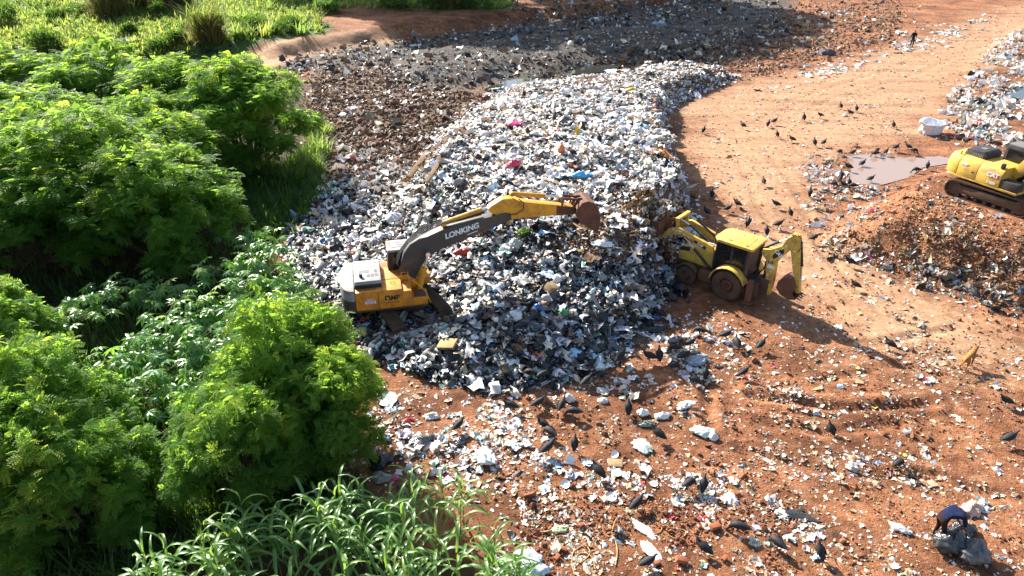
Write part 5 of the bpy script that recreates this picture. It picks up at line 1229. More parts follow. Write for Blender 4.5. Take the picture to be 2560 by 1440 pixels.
def load_of_waste():
    r = np.random.default_rng(9); n = 900
    M = Matrix.Translation((BH_C[0], BH_C[1], 0)) @ Matrix.Rotation(BH_A, 4, 'Z')
    c = np.array(M @ Vector((4.25, 0, 2.35))); ca, sa = math.cos(BH_A), math.sin(BH_A)
    d = r.normal(size=(n, 3)); d /= np.linalg.norm(d, axis=1)[:, None]; d *= r.random((n, 1)) ** 0.33
    q = d * np.array([0.85, 1.15, 0.75]); q[:, 0] += np.where(q[:, 2] < 0, 0.15, 0)
    p = np.stack([c[0] + q[:, 0] * ca - q[:, 1] * sa, c[1] + q[:, 0] * sa + q[:, 1] * ca, c[2] + 0.15 + q[:, 2]], -1)
    p = p[~((q[:, 0] < -0.42) & (q[:, 2] < 0.5))]; n = len(p)
    col, _ = pick(n, PAL_BRN); s = rng.uniform(0.14, 0.42, n)
    V, F, C = scatter(SHEETS, rng.integers(0, len(SHEETS), n), p, rots(n), s[:, None] * rng.uniform(0.5, 1.3, (n, 3)), col)
    # spill below the bucket, joined with the heap
    m = 900; w_ = np.abs(r.normal(size=m)); q = np.stack([4.9 + r.normal(size=m) * 0.7, r.normal(size=m) * 0.95, np.zeros(m)], -1)
    x = BH_C[0] + q[:, 0] * ca - q[:, 1] * sa; y = BH_C[1] + q[:, 0] * sa + q[:, 1] * ca
    z = Hq(x, y) + 1.35 * np.exp(-((q[:, 0] - 4.9) / 0.9) ** 2 - (q[:, 1] / 1.1) ** 2) * r.random(m) ** 0.4
    col2, _ = pick(m, PAL_BRN); s2 = rng.uniform(0.15, 0.45, m)
    V2, F2, C2 = scatter(SHEETS, rng.integers(0, len(SHEETS), m), np.stack([x, y, z], -1), rots(m), s2[:, None] * rng.uniform(0.5, 1.3, (m, 3)), col2)
    obj('waste_load', npmesh('waste_load', np.concatenate([V, V2]), np.concatenate([F, F2 + len(V)]), M_PIECE, np.concatenate([C, C2])), kind='stuff', label='brown mixed waste heaped in and under the loader bucket', category='rubbish')
load_of_waste()
# ------------------------------------------------------------------ people, dog, vultures
def skin_mesh(name, verts, edges, radii, root, bones_mat, mats, sub=2):
    """continuous body grown over a skeleton; faces take the material of the nearest bone"""
    me = bpy.data.meshes.new(name); me.from_pydata(verts, edges, []); o = bpy.data.objects.new('tmp', me); COL.objects.link(o)
    sk = o.modifiers.new('s', 'SKIN'); sk.use_smooth_shade = True
    if not me.skin_vertices:
        bpy.context.view_layer.objects.active = o; bpy.ops.mesh.customdata_skin_add()
    for i, r in enumerate(radii):
        d = me.skin_vertices[0].data[i]; d.radius = (r, r) if not hasattr(r, '__len__') else r; d.use_root = (i == root)
    ss = o.modifiers.new('u', 'SUBSURF'); ss.levels = sub; ss.render_levels = sub
    bpy.context.view_layer.update()
    m2 = bpy.data.meshes.new_from_object(o.evaluated_get(bpy.context.evaluated_depsgraph_get())); bpy.data.objects.remove(o)
    m2.name = name; m2.materials.clear()
    for m in mats: m2.materials.append(m)
    segs = [(np.array(verts[a]), np.array(verts[b]), bones_mat[i]) for i, (a, b) in enumerate(edges)]
    for p in m2.polygons:
        c = np.array(p.center); best = 1e9
        for a, b, k in segs:
            e = b - a; t = np.clip((c - a) @ e / (e @ e + 1e-9), 0, 1); d = np.linalg.norm(c - a - t * e)
            if d < best: best = d; p.material_index = k
        p.use_smooth = True
    return m2
SKIN = paint('skin', (0.20, 0.10, 0.06), 0.05, rough=0.55)
NAVY = paint('navy_cloth', (0.012, 0.020, 0.055), 0.15, (0.06, 0.05, 0.05), 0.9, scale=5, spec=0.1)
DTRS = paint('dark_trousers', (0.030, 0.018, 0.020), 0.15, (0.06, 0.03, 0.03), 0.9, scale=5, spec=0.1)
GSH = paint('grey_cloth', (0.22, 0.21, 0.24), 0.15, (0.14, 0.1, 0.08), 0.9, scale=5, spec=0.1)
KHK = paint('khaki_trousers', (0.06, 0.05, 0.035), 0.2, (0.1, 0.06, 0.03), 0.9, scale=5, spec=0.1)
BLKC = paint('black_cloth', (0.016, 0.016, 0.020), 0.1, (0.05, 0.04, 0.03), 0.9, scale=5, spec=0.1)
CAPW = paint('white_cap', (0.7, 0.7, 0.7), 0.1, (0.4, 0.35, 0.3), 0.8)
HAIR = paint('dark_hair', (0.012, 0.010, 0.010), 0.0, rough=0.6)
SHOE = paint('dark_shoe', (0.02, 0.018, 0.016), 0.3, (0.12, 0.06, 0.03), 0.7)
def person(name, pose, top, trs, label, loc, rz, scale=1.0, cap=None):
    V, E, Rr, K = [], [], [], []
    def v(p, r): V.append(tuple(p)); Rr.append(r); return len(V) - 1
    def e(a, b, k): E.append((a, b)); K.append(k)
    J = pose
    hip = v(J['hip'], (0.155, 0.125)); wst = v(J['waist'], (0.145, 0.115)); che = v(J['chest'], (0.175, 0.125)); nb = v(J['neck'], 0.062); 
    hd = Vector(J['head']); nk = Vector(J['neck']); up = (hd - nk).normalized(); fw = Vector(J['face']).normalized()
    h1 = v(nk + up * 0.09, 0.075); h2 = v(hd, (0.092, 0.10)); h3 = v(hd + up * 0.09, 0.078); nose = v(hd + fw * 0.108 - up * 0.015, 0.016); chin = v(hd + fw * 0.06 - up * 0.085, 0.042)
    e(hip, wst, 0); e(wst, che, 0); e(che, nb, 0); e(nb, h1, 2); e(h1, h2, 2); e(h2, h3, 4); e(h2, nose, 2); e(h1, chin, 2)
    side = Vector(J.get('side', (0, 1, 0)))
    for s in (-1, 1): e(h2, v(hd + side * s * 0.105, 0.018), 2)
    for s, nm in ((1, 'l'), (-1, 'r')):
        sh = v(J['sh_' + nm], 0.075); el = v(J['el_' + nm], 0.050); wr = v(J['wr_' + nm], 0.034)
        e(che, sh, 0); e(sh, el, 0); e(el, wr, 2)
        d = (Vector(J['wr_' + nm]) - Vector(J['el_' + nm])).normalized(); acr = d.cross(Vector((0, 0, 1)) if abs(d.z) < 0.8 else Vector((1, 0, 0))).normalized(); inn = d.cross(acr)
        pal = v(Vector(J['wr_' + nm]) + d * 0.07, (0.036, 0.022)); e(wr, pal, 2)
        for j, ln in enumerate((0.075, 0.085, 0.08, 0.06)):
            b = Vector(J['wr_' + nm]) + d * 0.10 + acr * (j - 1.5) * 0.022
            a1 = v(b, 0.010); a2 = v(b + d * ln * 0.5 + inn * 0.012, 0.009); a3 = v(b + d * ln * 0.85 + inn * 0.04, 0.008); e(pal, a1, 2); e(a1, a2, 2); e(a2, a3, 2)
        t1 = v(Vector(J['wr_' + nm]) + d * 0.05 + acr * 0.045, 0.011); t2 = v(Vector(J['wr_' + nm]) + d * 0.09 + acr * 0.065 + inn * 0.02, 0.009); e(pal, t1, 2); e(t1, t2, 2)
        th = v(J['th_' + nm], 0.095); kn = v(J['kn_' + nm], 0.066); an = v(J['an_' + nm], 0.046); to = v(J['to_' + nm], 0.040)
        e(hip, th, 1); e(th, kn, 1); e(kn, an, 1); e(an, to, 3)
    root = empty(name, loc, rz, label=label, category='person'); root.scale = (scale,) * 3
    obj('body', skin_mesh('body', V, E, Rr, 0, K, [top, trs, SKIN, SHOE, HAIR]), root)
    if cap:
        mb = MB(); n = 12; rings = []
        q = up.orthogonal().normalized(); w_ = up.cross(q)
        Vc = []; Fc = []
        for i in range(5):
            a = i / 4 * math.pi / 2
            for k in range(n):
                b = 2 * math.pi * k / n; Vc.append(hd + up * (0.02 + 0.135 * math.sin(a)) + (q * math.cos(b) + w_ * math.sin(b)) * 0.122 * max(0.05, math.cos(a)))
        Fc = [(i*n+k, i*n+(k+1) % n, (i+1)*n+(k+1) % n, (i+1)*n+k) for i in range(4) for k in range(n)]
        o = len(Vc); sd = fw.cross(up)
        Vc += [hd + up * 0.03 + fw * 0.11 - sd * 0.08, hd + up * 0.03 + fw * 0.11 + sd * 0.08, hd + up * 0.02 + fw * 0.20 + sd * 0.05, hd + up * 0.02 + fw * 0.20 - sd * 0.05,
               hd + up * 0.04 + fw * 0.11 - sd * 0.08, hd + up * 0.04 + fw * 0.11 + sd * 0.08, hd + up * 0.03 + fw * 0.20 + sd * 0.05, hd + up * 0.03 + fw * 0.20 - sd * 0.05]
        Fc += [(o, o+1, o+2, o+3), (o+7, o+6, o+5, o+4), (o, o+4, o+5, o+1), (o+1, o+5, o+6, o+2), (o+2, o+6, o+7, o+3), (o+3, o+7, o+4, o)]
        MB().add(Vc, Fc).build('cap', cap, root, smooth=True)
    return root
BENT = dict(hip=(-0.20,0,0.93), waist=(-0.02,0,1.03), chest=(0.24,0,1.05), neck=(0.44,0,0.98), head=(0.58,0,0.86), face=(0.45,0,-0.9), side=(0,1,0),
            sh_l=(0.33,0.20,1.0), el_l=(0.42,0.24,0.72), wr_l=(0.56,0.16,0.50), sh_r=(0.33,-0.20,1.0), el_r=(0.40,-0.25,0.72), wr_r=(0.54,-0.17,0.48),
            th_l=(-0.16,0.10,0.86), kn_l=(-0.02,0.13,0.48), an_l=(-0.06,0.14,0.08), to_l=(0.12,0.16,0.035), th_r=(-0.16,-0.10,0.86), kn_r=(-0.06,-0.13,0.48), an_r=(-0.14,-0.14,0.08), to_r=(0.04,-0.17,0.035))
WALK = dict(hip=(0,0,0.93), waist=(0.01,0,1.10), chest=(0.03,0,1.32), neck=(0.05,0,1.48), head=(0.08,0,1.62), face=(1,0,-0.1), side=(0,1,0),
            sh_l=(0.03,0.19,1.40), el_l=(0.05,0.26,1.12), wr_l=(0.16,0.25,0.90), sh_r=(0.03,-0.19,1.40), el_r=(-0.08,-0.26,1.14), wr_r=(-0.05,-0.27,0.88),
            th_l=(0.0,0.09,0.86), kn_l=(0.16,0.10,0.48), an_l=(0.12,0.10,0.08), to_l=(0.30,0.12,0.04), th_r=(0,-0.09,0.86), kn_r=(-0.04,-0.10,0.48), an_r=(-0.20,-0.10,0.10), to_r=(-0.05,-0.12,0.04))
x, y, z = GH(2345, 1348); person('person', BENT, NAVY, DTRS, 'person in dark blue top and white cap bending over black sacks', (x, y, z), R(8), 1.08, CAPW)
x, y, z = GH(1037, 113); person('person', WALK, GSH, KHK, 'person in grey top walking by the far dark rubbish', (x, y, z), R(-40), 1.06)
x, y, z = GH(2278, 117); person('person', WALK, BLKC, BLKC, 'person in black clothes on the far dirt track', (x, y, z), R(60), 1.05)

def dog():
    FUR = paint('tan_fur', (0.36, 0.16, 0.05), 0.2, (0.16, 0.08, 0.04), 0.85, spec=0.15)
    V = [(-0.28,0,0.50),(-0.05,0,0.49),(0.20,0,0.50),(0.34,0,0.58),(0.44,0,0.68),(0.56,0,0.66),(0.64,0,0.63),(-0.40,0,0.50),(-0.52,0,0.40),(-0.60,0,0.34)]
    Rr = [0.10,0.105,0.125,0.085,0.075,0.055,0.035,0.035,0.022,0.014]
    E = [(0,1),(1,2),(2,3),(3,4),(4,5),(5,6),(0,7),(7,8),(8,9)]
    for s in (-1, 1):
        o = len(V); V += [(0.24,s*0.09,0.40),(0.22,s*0.10,0.22),(0.24,s*0.10,0.05),(0.29,s*0.10,0.025)]; Rr += [0.06,0.036,0.026,0.026]; E += [(2,o),(o,o+1),(o+1,o+2),(o+2,o+3)]
        o = len(V); V += [(-0.22,s*0.09,0.38),(-0.16,s*0.10,0.28),(-0.33,s*0.10,0.19),(-0.30,s*0.10,0.04),(-0.24,s*0.10,0.025)]; Rr += [0.075,0.045,0.030,0.024,0.026]; E += [(0,o),(o,o+1),(o+1,o+2),(o+2,o+3),(o+3,o+4)]
        o = len(V); V += [(0.43,s*0.065,0.77),(0.42,s*0.085,0.82)]; Rr += [0.028,0.012]; E += [(4,o),(o,o+1)]
    x, y, z = GH(2414, 917)
    obj('dog', skin_mesh('dog', V, E, Rr, 1, [0] * len(E), [FUR]), loc=(x, y, z), rot=(0, 0, R(40)), scale=1.1, label='tan dog standing alone on the bare soil at right', category='dog')
dog()

FEATHER = paint('black_feather', (0.013, 0.012, 0.013), 0.25, (0.045, 0.038, 0.034), 0.55, scale=9, spec=0.4)
BHEAD = paint('grey_bird_skin', (0.045, 0.040, 0.042), 0.1, rough=0.7)
BLEG = paint('pale_bird_leg', (0.30, 0.27, 0.24), 0.2, rough=0.7)
def vulture_mesh(mode):
    # spine stations: x, z, half width, half height
    if mode == 'peck':
        st = [(-0.34,0.30,0.02,0.008),(-0.28,0.30,0.055,0.018),(-0.16,0.31,0.080,0.06),(0.0,0.32,0.11,0.095),(0.12,0.30,0.098,0.092),(0.19,0.25,0.062,0.062),(0.24,0.17,0.034,0.036),(0.27,0.10,0.028,0.03),(0.31,0.055,0.030,0.032),(0.35,0.03,0.014,0.016),(0.375,0.01,0.005,0.006)]
    elif mode == 'upright':
        st = [(-0.24,0.14,0.02,0.008),(-0.20,0.18,0.055,0.018),(-0.12,0.25,0.085,0.065),(-0.02,0.34,0.112,0.10),(0.05,0.41,0.10,0.092),(0.085,0.475,0.060,0.058),(0.105,0.53,0.033,0.034),(0.125,0.575,0.030,0.030),(0.155,0.60,0.032,0.032),(0.20,0.595,0.014,0.015),(0.225,0.58,0.005,0.006)]
    else:
        st = [(-0.33,0.24,0.02,0.008),(-0.27,0.25,0.055,0.018),(-0.16,0.28,0.085,0.06),(-0.01,0.32,0.115,0.10),(0.11,0.36,0.10,0.092),(0.17,0.41,0.060,0.060),(0.205,0.46,0.034,0.035),(0.225,0.50,0.030,0.030),(0.26,0.525,0.032,0.032),(0.305,0.515,0.014,0.015),(0.33,0.50,0.005,0.006)]
    n = 12; V, F, mi = [], [], []
    for i, (x, z, a, b) in enumerate(st):
        p0 = st[max(0, i-1)]; p1 = st[min(len(st)-1, i+1)]; d = Vector((p1[0]-p0[0], 0, p1[1]-p0[1])).normalized(); u = Vector((-d.z, 0, d.x))
        for k in range(n):
            q = 2 * math.pi * k / n; g = 1.18 if i < 6 else 1.1; V.append((x + u.x * b * g * math.sin(q), a * g * math.cos(q), z + u.z * b * g * math.sin(q)))
    for i in range(len(st)-1):
        for k in range(n): F.append((i*n+k, i*n+(k+1) % n, (i+1)*n+(k+1) % n, (i+1)*n+k)); mi.append(1 if i >= 6 else 0)
    def fold_wing(s):
        o = len(V); c = st[3]; t = st[1]
        if mode == 'spread':
            sp_ = [(0.10,0.08),(0.12,0.30),(0.10,0.52),(0.02,0.70)]
            for x0, yy in sp_: V.append((x0, s*yy, 0.40 + 0.05*math.sin(yy*4)))
            for x0, yy in sp_: V.append((x0-0.30+0.06*yy, s*yy*1.03, 0.36 + 0.04*math.sin(yy*4)))
            for x0, yy in sp_: V.append((x0, s*yy, 0.385 + 0.05*math.sin(yy*4)))
            for x0, yy in sp_: V.append((x0-0.30+0.06*yy, s*yy*1.03, 0.35 + 0.04*math.sin(yy*4)))
            for j in range(3):
                F.append((o+j, o+j+1, o+4+j+1, o+4+j)); F.append((o+8+j, o+12+j, o+12+j+1, o+8+j+1)); mi.extend([0, 0])
            F.append((o+3, o+11, o+15, o+7)); F.append((o, o+4, o+12, o+8)); mi.extend([0, 0])
            return
        pts = [(c[0]+0.13, c[1]+0.03, c[2]*1.02), (c[0]+0.02, c[1]+0.055, c[2]*1.16), (c[0]-0.13, c[1]+0.0, c[2]*1.0), (t[0]-0.01, t[1]+0.02, 0.045)]
        hh = [0.035, 0.085, 0.075, 0.016]
        for (x, z, w_), h_ in zip(pts, hh): V.extend([(x, s*(w_-0.012), z+h_*0.55), (x, s*(w_+0.012), z), (x, s*(w_-0.008), z-h_)])
        for j in range(3):
            for k in range(2): F.append((o+j*3+k, o+j*3+k+1, o+(j+1)*3+k+1, o+(j+1)*3+k)); mi.append(0)
    for s in (-1, 1): fold_wing(s)
    hx = -0.0 if mode != 'upright' else -0.02
    for s in (-1, 1):
        for p, q, r0, r1, m in (((hx, s*0.055, 0.27), (hx+0.02, s*0.06, 0.15), 0.035, 0.014, 0), ((hx+0.02, s*0.06, 0.15), (hx+0.0, s*0.06, 0.012), 0.010, 0.009, 2), ((hx-0.03, s*0.06, 0.008), (hx+0.075, s*0.06, 0.008), 0.008, 0.006, 2), ((hx, s*0.06, 0.008), (hx+0.055, s*0.095, 0.008), 0.007, 0.005, 2)):
            mb = MB(); mb.cyl(p, q, r0, 6, r1); o = len(V); V.extend(mb.v)
            for f in mb.f: F.append(tuple(i + o for i in f)); mi.append(m)
    me = bpy.data.meshes.new('vulture'); me.from_pydata([tuple(v) for v in V], [], F)
    for m in (FEATHER, BHEAD, BLEG): me.materials.append(m)
    for p, k in zip(me.polygons, mi): p.material_index = k; p.use_smooth = True
    bm = bmesh.new(); bm.from_mesh(me); bmesh.ops.recalc_face_normals(bm, faces=bm.faces); bm.to_mesh(me); bm.free()
    return me
VUL = {k: vulture_mesh(k) for k in ('peck', 'upright', 'walk', 'spread')}
VW = {'peck': 'black vulture pecking', 'upright': 'black vulture standing upright', 'walk': 'black vulture standing', 'spread': 'black vulture with spread wings'}
# pixel of the feet, heading in degrees (0 faces image right, 90 away), pose
BIRDS = [(1778,497,70,'upright'),(1817,532,10,'walk'),(1842,520,150,'walk'),(1939,521,155,'walk'),(1973,543,95,'upright'),(1943,573,5,'walk'),(1914,590,90,'upright'),(2032,606,20,'walk'),(1868,570,80,'upright'),(1765,540,120,'walk'),(2023,492,60,'walk'),(1907,464,90,'walk'),
 (2034,366,110,'upright'),(2057,366,30,'walk'),(2129,391,20,'walk'),(2191,384,40,'peck'),(2187,392,170,'peck'),(2212,389,30,'walk'),(2237,378,20,'walk'),(2269,376,150,'walk'),(2283,385,0,'peck'),(2097,388,30,'peck'),(2153,419,25,'walk'),(2119,427,150,'walk'),(2174,457,20,'walk'),(2100,448,90,'upright'),(2096,460,60,'walk'),(2082,471,10,'peck'),(2107,471,160,'walk'),(2120,466,90,'upright'),(2131,474,150,'peck'),(2022,494,80,'upright'),(2316,424,60,'upright'),(2289,434,170,'peck'),
 (2231,321,90,'upright'),(1919,319,60,'upright'),(1934,312,40,'walk'),(2008,303,90,'upright'),(2050,296,170,'walk'),(2100,273,90,'upright'),(2124,290,140,'walk'),(2139,280,90,'upright'),(1941,345,100,'upright'),(1979,357,150,'walk'),(1758,335,70,'upright'),(1856,323,130,'walk'),
 (1310,243,100,'upright'),(1343,232,30,'spread'),(1658,368,20,'spread'),(1497,358,110,'upright'),(1386,297,80,'walk'),(1431,394,130,'walk'),(1522,265,30,'walk'),(1420,250,10,'peck'),
 (1651,797,130,'walk'),(1687,821,130,'walk'),(1749,840,160,'peck'),(1811,851,15,'walk'),(1840,873,90,'walk'),(1899,876,35,'walk'),(1722,872,5,'walk'),(1686,882,170,'peck'),(1708,904,20,'walk'),(1646,903,110,'upright'),(1622,906,160,'walk'),(1550,906,30,'walk'),(1478,922,25,'walk'),(1683,927,10,'peck'),(1761,948,95,'upright'),(1856,944,20,'walk'),(1735,964,140,'walk'),(1465,966,40,'walk'),(1344,1022,15,'walk'),(1403,1027,60,'walk'),(1433,1044,170,'peck'),(1569,1036,85,'upright'),(1357,1075,150,'walk'),(1643,1101,130,'walk'),(1367,1137,20,'walk'),(1436,1125,80,'upright'),(1325,945,170,'peck'),(1357,950,15,'peck'),
 (2122,667,140,'walk'),(2136,725,135,'walk'),(2432,748,95,'walk'),(2221,874,130,'walk'),
 (1494,1194,130,'walk'),(1721,1223,40,'peck'),(1756,1228,75,'upright'),(1589,1275,35,'walk'),(1844,1333,160,'peck'),(1756,1385,130,'walk'),(1939,1372,120,'peck'),(1617,1420,10,'walk'),(1374,1095,140,'peck'),(2072,1088,110,'upright'),(2242,1172,15,'peck'),(2515,1111,15,'walk'),(2510,1016,165,'walk'),(2044,1395,100,'upright'),
 (1146,1078,40,'walk'),(1276,1030,170,'walk'),(470,140,10,'walk'),(492,146,170,'walk'),(512,137,20,'spread'),(524,134,160,'spread'),(545,137,90,'upright'),(578,122,40,'walk')]
for bx, by, hd_, pose in BIRDS:
    x, y, z = GH(bx, by)
    o = obj('vulture', VUL[pose], loc=(x, y, z + 0.01), rot=(0, 0, R(hd_ + random.gauss(0, 8))), scale=random.uniform(0.94, 1.1))
    REG.append((o, VW[pose], '', 'bird', 'black vultures around the rubbish'))

# ------------------------------------------------------------------ notable things among the rubbish
def bagmesh(seed, sub=4, knot=True, crump=0.07):
    r = np.random.default_rng(seed); V, F = bag_tmpl(3, seed, knot, 0.10)
    bm = bmesh.new(); vs_ = [bm.verts.new(v) for v in V]
    for f in F: bm.faces.new([vs_[i] for i in f])
    bmesh.ops.subdivide_edges(bm, edges=bm.edges, cuts=1, use_grid_fill=True, smooth=0.2)
    for v in bm.verts:
        n = np.array(v.co[:]); k = 0.09 * math.sin(n[0] * 21 + seed + 3 * n[2]) * math.cos(n[1] * 17 + 2 * n[0]) + 0.07 * math.sin((n[2] + n[0]) * 37 + seed) * math.sin(n[1] * 29)
        v.co *= 1 + k + r.normal() * 0.055
    bmesh.ops.triangulate(bm, faces=bm.faces)
    me = bpy.data.meshes.new('bag'); bm.to_mesh(me); bm.free(); me.materials.append(M_THING)
    for p in me.polygons: p.use_smooth = True
    return me
M_SHINY = None
def bag(name, px, py, size, rgb, label, cat, seed, sc=(1, 1, 1), rz=0.0, dz=0.0):
    x, y, z = GH(px, py); size = size * (0.8 if name == 'white_bag' and 950 < py < 1300 else 1.0); o = obj(name, bagmesh(seed), loc=(x, y, z + size * 0.22 * sc[2] + dz), rot=(0, 0, rz), scale=(size * sc[0], size * sc[1], size * sc[2]), label=label, category=cat); o.color = (*rgb, 1)
    if max(rgb) < 0.13: o.data.materials[0] = M_SHINY
    return o
M_SHINY = piece_mat('shiny_plastic', False, 0.16)
bag('black_sack', 2372, 1372, 1.05, (0.05, 0.053, 0.053), 'dark grey plastic sack in front of the bent person, left of two', 'sack', 31, (0.9, 0.8, 0.9), 0.4)
bag('black_sack', 2432, 1392, 1.15, (0.10, 0.108, 0.112), 'shiny grey plastic sack, larger and right of two by the bent person', 'sack', 32, (1.0, 0.85, 0.85), -0.4)
bag('black_sack', 2405, 1335, 0.8, (0.02, 0.022, 0.03), 'black open sack under the hands of the bent person', 'sack', 33, (1.1, 0.8, 0.7), 0.2)
bag('peach_cloth', 2428, 1276, 0.7, (0.62, 0.42, 0.33), 'pale peach bundle beside the head of the bent person', 'cloth', 34, (1.0, 0.8, 0.6), 0.5)
bag('white_bag', 2250, 1325, 0.36, (0.8, 0.8, 0.79), 'small white knotted bag left of the bent person', 'bag', 35, (1.3, 0.9, 0.9), -0.8)
bag('woven_sack', 1290, 1432, 1.35, (0.62, 0.70, 0.80), 'big blue-white woven sack at the bottom edge beside the grass', 'sack', 36, (1.0, 1.0, 0.7), 0.3)
bag('black_bag', 952, 1166, 0.8, (0.014, 0.014, 0.016), 'round black rubbish bag right of the lone lower tree', 'bag', 37, (1.0, 0.9, 0.9), 0.3)
bag('grey_bag', 950, 1196, 0.55, (0.30, 0.30, 0.29), 'grey bag below the round black bag', 'bag', 38, (1.2, 0.8, 0.8), 0.0)
bag('pink_bag', 983, 1199, 0.34, (0.72, 0.06, 0.25), 'pink and white bag below the round black bag', 'bag', 39, (1.2, 0.8, 0.8), 0.6)
bag('white_sheet', 1213, 1150, 0.85, (0.8, 0.8, 0.8), 'white hollow plastic sheet standing alone above the grass', 'sheet', 40, (0.7, 1.1, 0.6), 0.7)
bag('black_bag', 1060, 1105, 0.6, (0.10, 0.10, 0.10), 'crumpled dark bag among white litter above the grass', 'bag', 41, (1.4, 0.8, 0.6), 0.4)
bag('black_bag', 1152, 1105, 0.5, (0.05, 0.05, 0.055), 'black torn bag right of the crumpled dark bag', 'bag', 42, (1.2, 0.9, 0.6), 1.4)
bag('white_bag', 1078, 1045, 0.55, (0.78, 0.75, 0.70), 'round white bag on top of the white litter patch', 'bag', 43, (1.1, 0.9, 0.8), 0.2)
bag('red_packet', 1018, 1052, 0.28, (0.6, 0.03, 0.03), 'small red packet left of the round white bag', 'packet', 44, (1.3, 0.7, 0.6), 0.1)
bag('grey_bag', 960, 1098, 0.34, (0.55, 0.60, 0.62), 'small pale grey bag left of the white litter patch', 'bag', 45)
bag('green_bag', 883, 1125, 0.45, (0.40, 0.50, 0.46), 'pale green bag at the foot of the lone lower tree', 'bag', 46)
bag('black_sheet', 1990, 1290, 0.9, (0.03, 0.032, 0.034), 'long black plastic sheet among pale scraps near the bottom', 'sheet', 47, (1.3, 0.38, 0.13), -0.4)
bag('grey_bag', 1740, 905, 0.75, (0.34, 0.40, 0.46), 'bluish grey bag among the vultures in front of the heap', 'bag', 48, (1.2, 0.8, 0.7), 0.3)
bag('black_bag', 1640, 828, 0.6, (0.02, 0.02, 0.022), 'black bag on red soil right of the heap toe', 'bag', 49, (1.4, 0.8, 0.6), 0.2)
bag('black_bag', 1690, 852, 0.6, (0.12, 0.12, 0.12), 'dark grey bag on red soil below the backhoe', 'bag', 50, (1.3, 0.8, 0.6), 0.8)
bag('pink_bag', 1285, 316, 0.85, (0.85, 0.10, 0.30), 'bright pink bag high on the white heap', 'bag', 51, (1.5, 0.9, 0.5), 0.0, 0.1)
bag('red_bag', 1282, 420, 0.62, (0.72, 0.06, 0.12), 'red bag on the heap above the excavator arm', 'bag', 52, (1.3, 0.7, 0.7), 0.5, 0.1)
bag('red_bag', 1163, 640, 0.62, (0.55, 0.06, 0.04), 'red bag on the heap right of the excavator boom', 'bag', 53, (1.4, 0.8, 0.7), 0.0, 0.1)
bag('blue_bag', 1348, 778, 0.48, (0.03, 0.17, 0.62), 'deep blue bag low on the front of the heap', 'bag', 54, (1.3, 0.8, 0.8), -0.6, 0.1)
bag('yellow_bag', 1580, 232, 0.75, (0.80, 0.50, 0.03), 'yellow bag at the far right of the heap', 'bag', 55, (1.2, 0.8, 0.7), 0.0, 0.1)
bag('blue_bag', 1455, 448, 0.75, (0.08, 0.45, 0.75), 'light blue bag on the heap above the raised bucket', 'bag', 56, (1.3, 0.8, 0.6), 0.2, 0.1)
bag('orange_sheet', 1402, 388, 0.55, (0.75, 0.22, 0.06), 'orange sheet standing on top of the heap', 'sheet', 57, (0.7, 0.5, 1.2), 0.3, 0.1)
bag('melon', 905, 840, 0.62, (0.46, 0.50, 0.16), 'yellow green ball-shaped melon beside the excavator track', 'melon', 58, (0.9, 0.9, 1.0))
bag('white_bag', 985, 555, 0.85, (0.80, 0.81, 0.82), 'large white bag behind the cab of the orange excavator', 'bag', 59, (1.3, 0.9, 0.8), 0.3, 0.1)
bag('grey_bag', 1208, 618, 0.62, (0.36, 0.42, 0.38), 'grey green round bag under the lettering on the boom', 'bag', 60, dz=0.1)
bag('grey_bag', 1290, 620, 0.62, (0.40, 0.48, 0.42), 'pale green round bag below the excavator arm', 'bag', 61, dz=0.1)
bag('white_bag', 2112, 290, 0.35, (0.8, 0.8, 0.8), 'lone small white bag on the bare track by vultures', 'bag', 62)
bag('black_bag', 2072, 137, 0.9, (0.05, 0.06, 0.07), 'dark bag beside the far dirt track', 'bag', 63, (1.2, 0.8, 0.7))
bag('brown_bag', 2362, 693, 0.6, (0.20, 0.15, 0.10), 'brown rounded bag at the toe of the berm', 'bag', 64)
bag('white_bag', 1424, 1000, 0.42, (0.8, 0.8, 0.8), 'clean white knotted bag on red soil below the heap', 'bag', 65)
bag('white_bag', 1508, 1005, 0.28, (0.78, 0.78, 0.76), 'small white packet on red soil below the heap', 'bag', 66)
bag('white_bag', 1605, 1035, 0.55, (0.8, 0.8, 0.79), 'white bag at the left end of a row of white litter', 'bag', 67, (1.2, 0.9, 0.8))
bag('white_bag', 1655, 1042, 0.62, (0.8, 0.8, 0.79), 'white torn bag in the middle of a row of white litter', 'bag', 68, (1.4, 0.8, 0.6), 0.3)
bag('white_bag', 1715, 1015, 0.6, (0.8, 0.8, 0.8), 'white sheet at the right end of a row of white litter', 'bag', 69, (1.4, 0.7, 0.4), 0.5)
bag('green_bag', 1612, 1062, 0.4, (0.28, 0.36, 0.28), 'dull green bag below the row of white litter', 'bag', 70, (1.4, 0.7, 0.6))
bag('green_bag', 1760, 1085, 0.52, (0.62, 0.74, 0.70), 'white and pale green bag on the open soil', 'bag', 71, (1.3, 0.9, 0.6), -0.4)
bag('white_bag', 1785, 1098, 0.38, (0.8, 0.79, 0.77), 'white bag touching the pale green bag', 'bag', 72)
bag('green_bag', 1610, 1120, 0.55, (0.60, 0.66, 0.60), 'pale green white bag in the middle of the soil', 'bag', 73, (0.8, 1.4, 0.5), 0.4)
bag('white_bag', 1825, 1255, 0.5, (0.8, 0.78, 0.76), 'white bag beside a vulture near the bottom', 'bag', 74, (0.9, 1.1, 0.6))
bag('white_strip', 1630, 1380, 0.6, (0.8, 0.8, 0.8), 'bent white strip lying near the bottom edge', 'strip', 75, (0.5, 1.5, 0.25), 0.3)
bag('white_strip', 1610, 1325, 0.6, (0.78, 0.78, 0.78), 'white strip running from the orange cord', 'strip', 76, (0.4, 1.5, 0.2), 0.7)

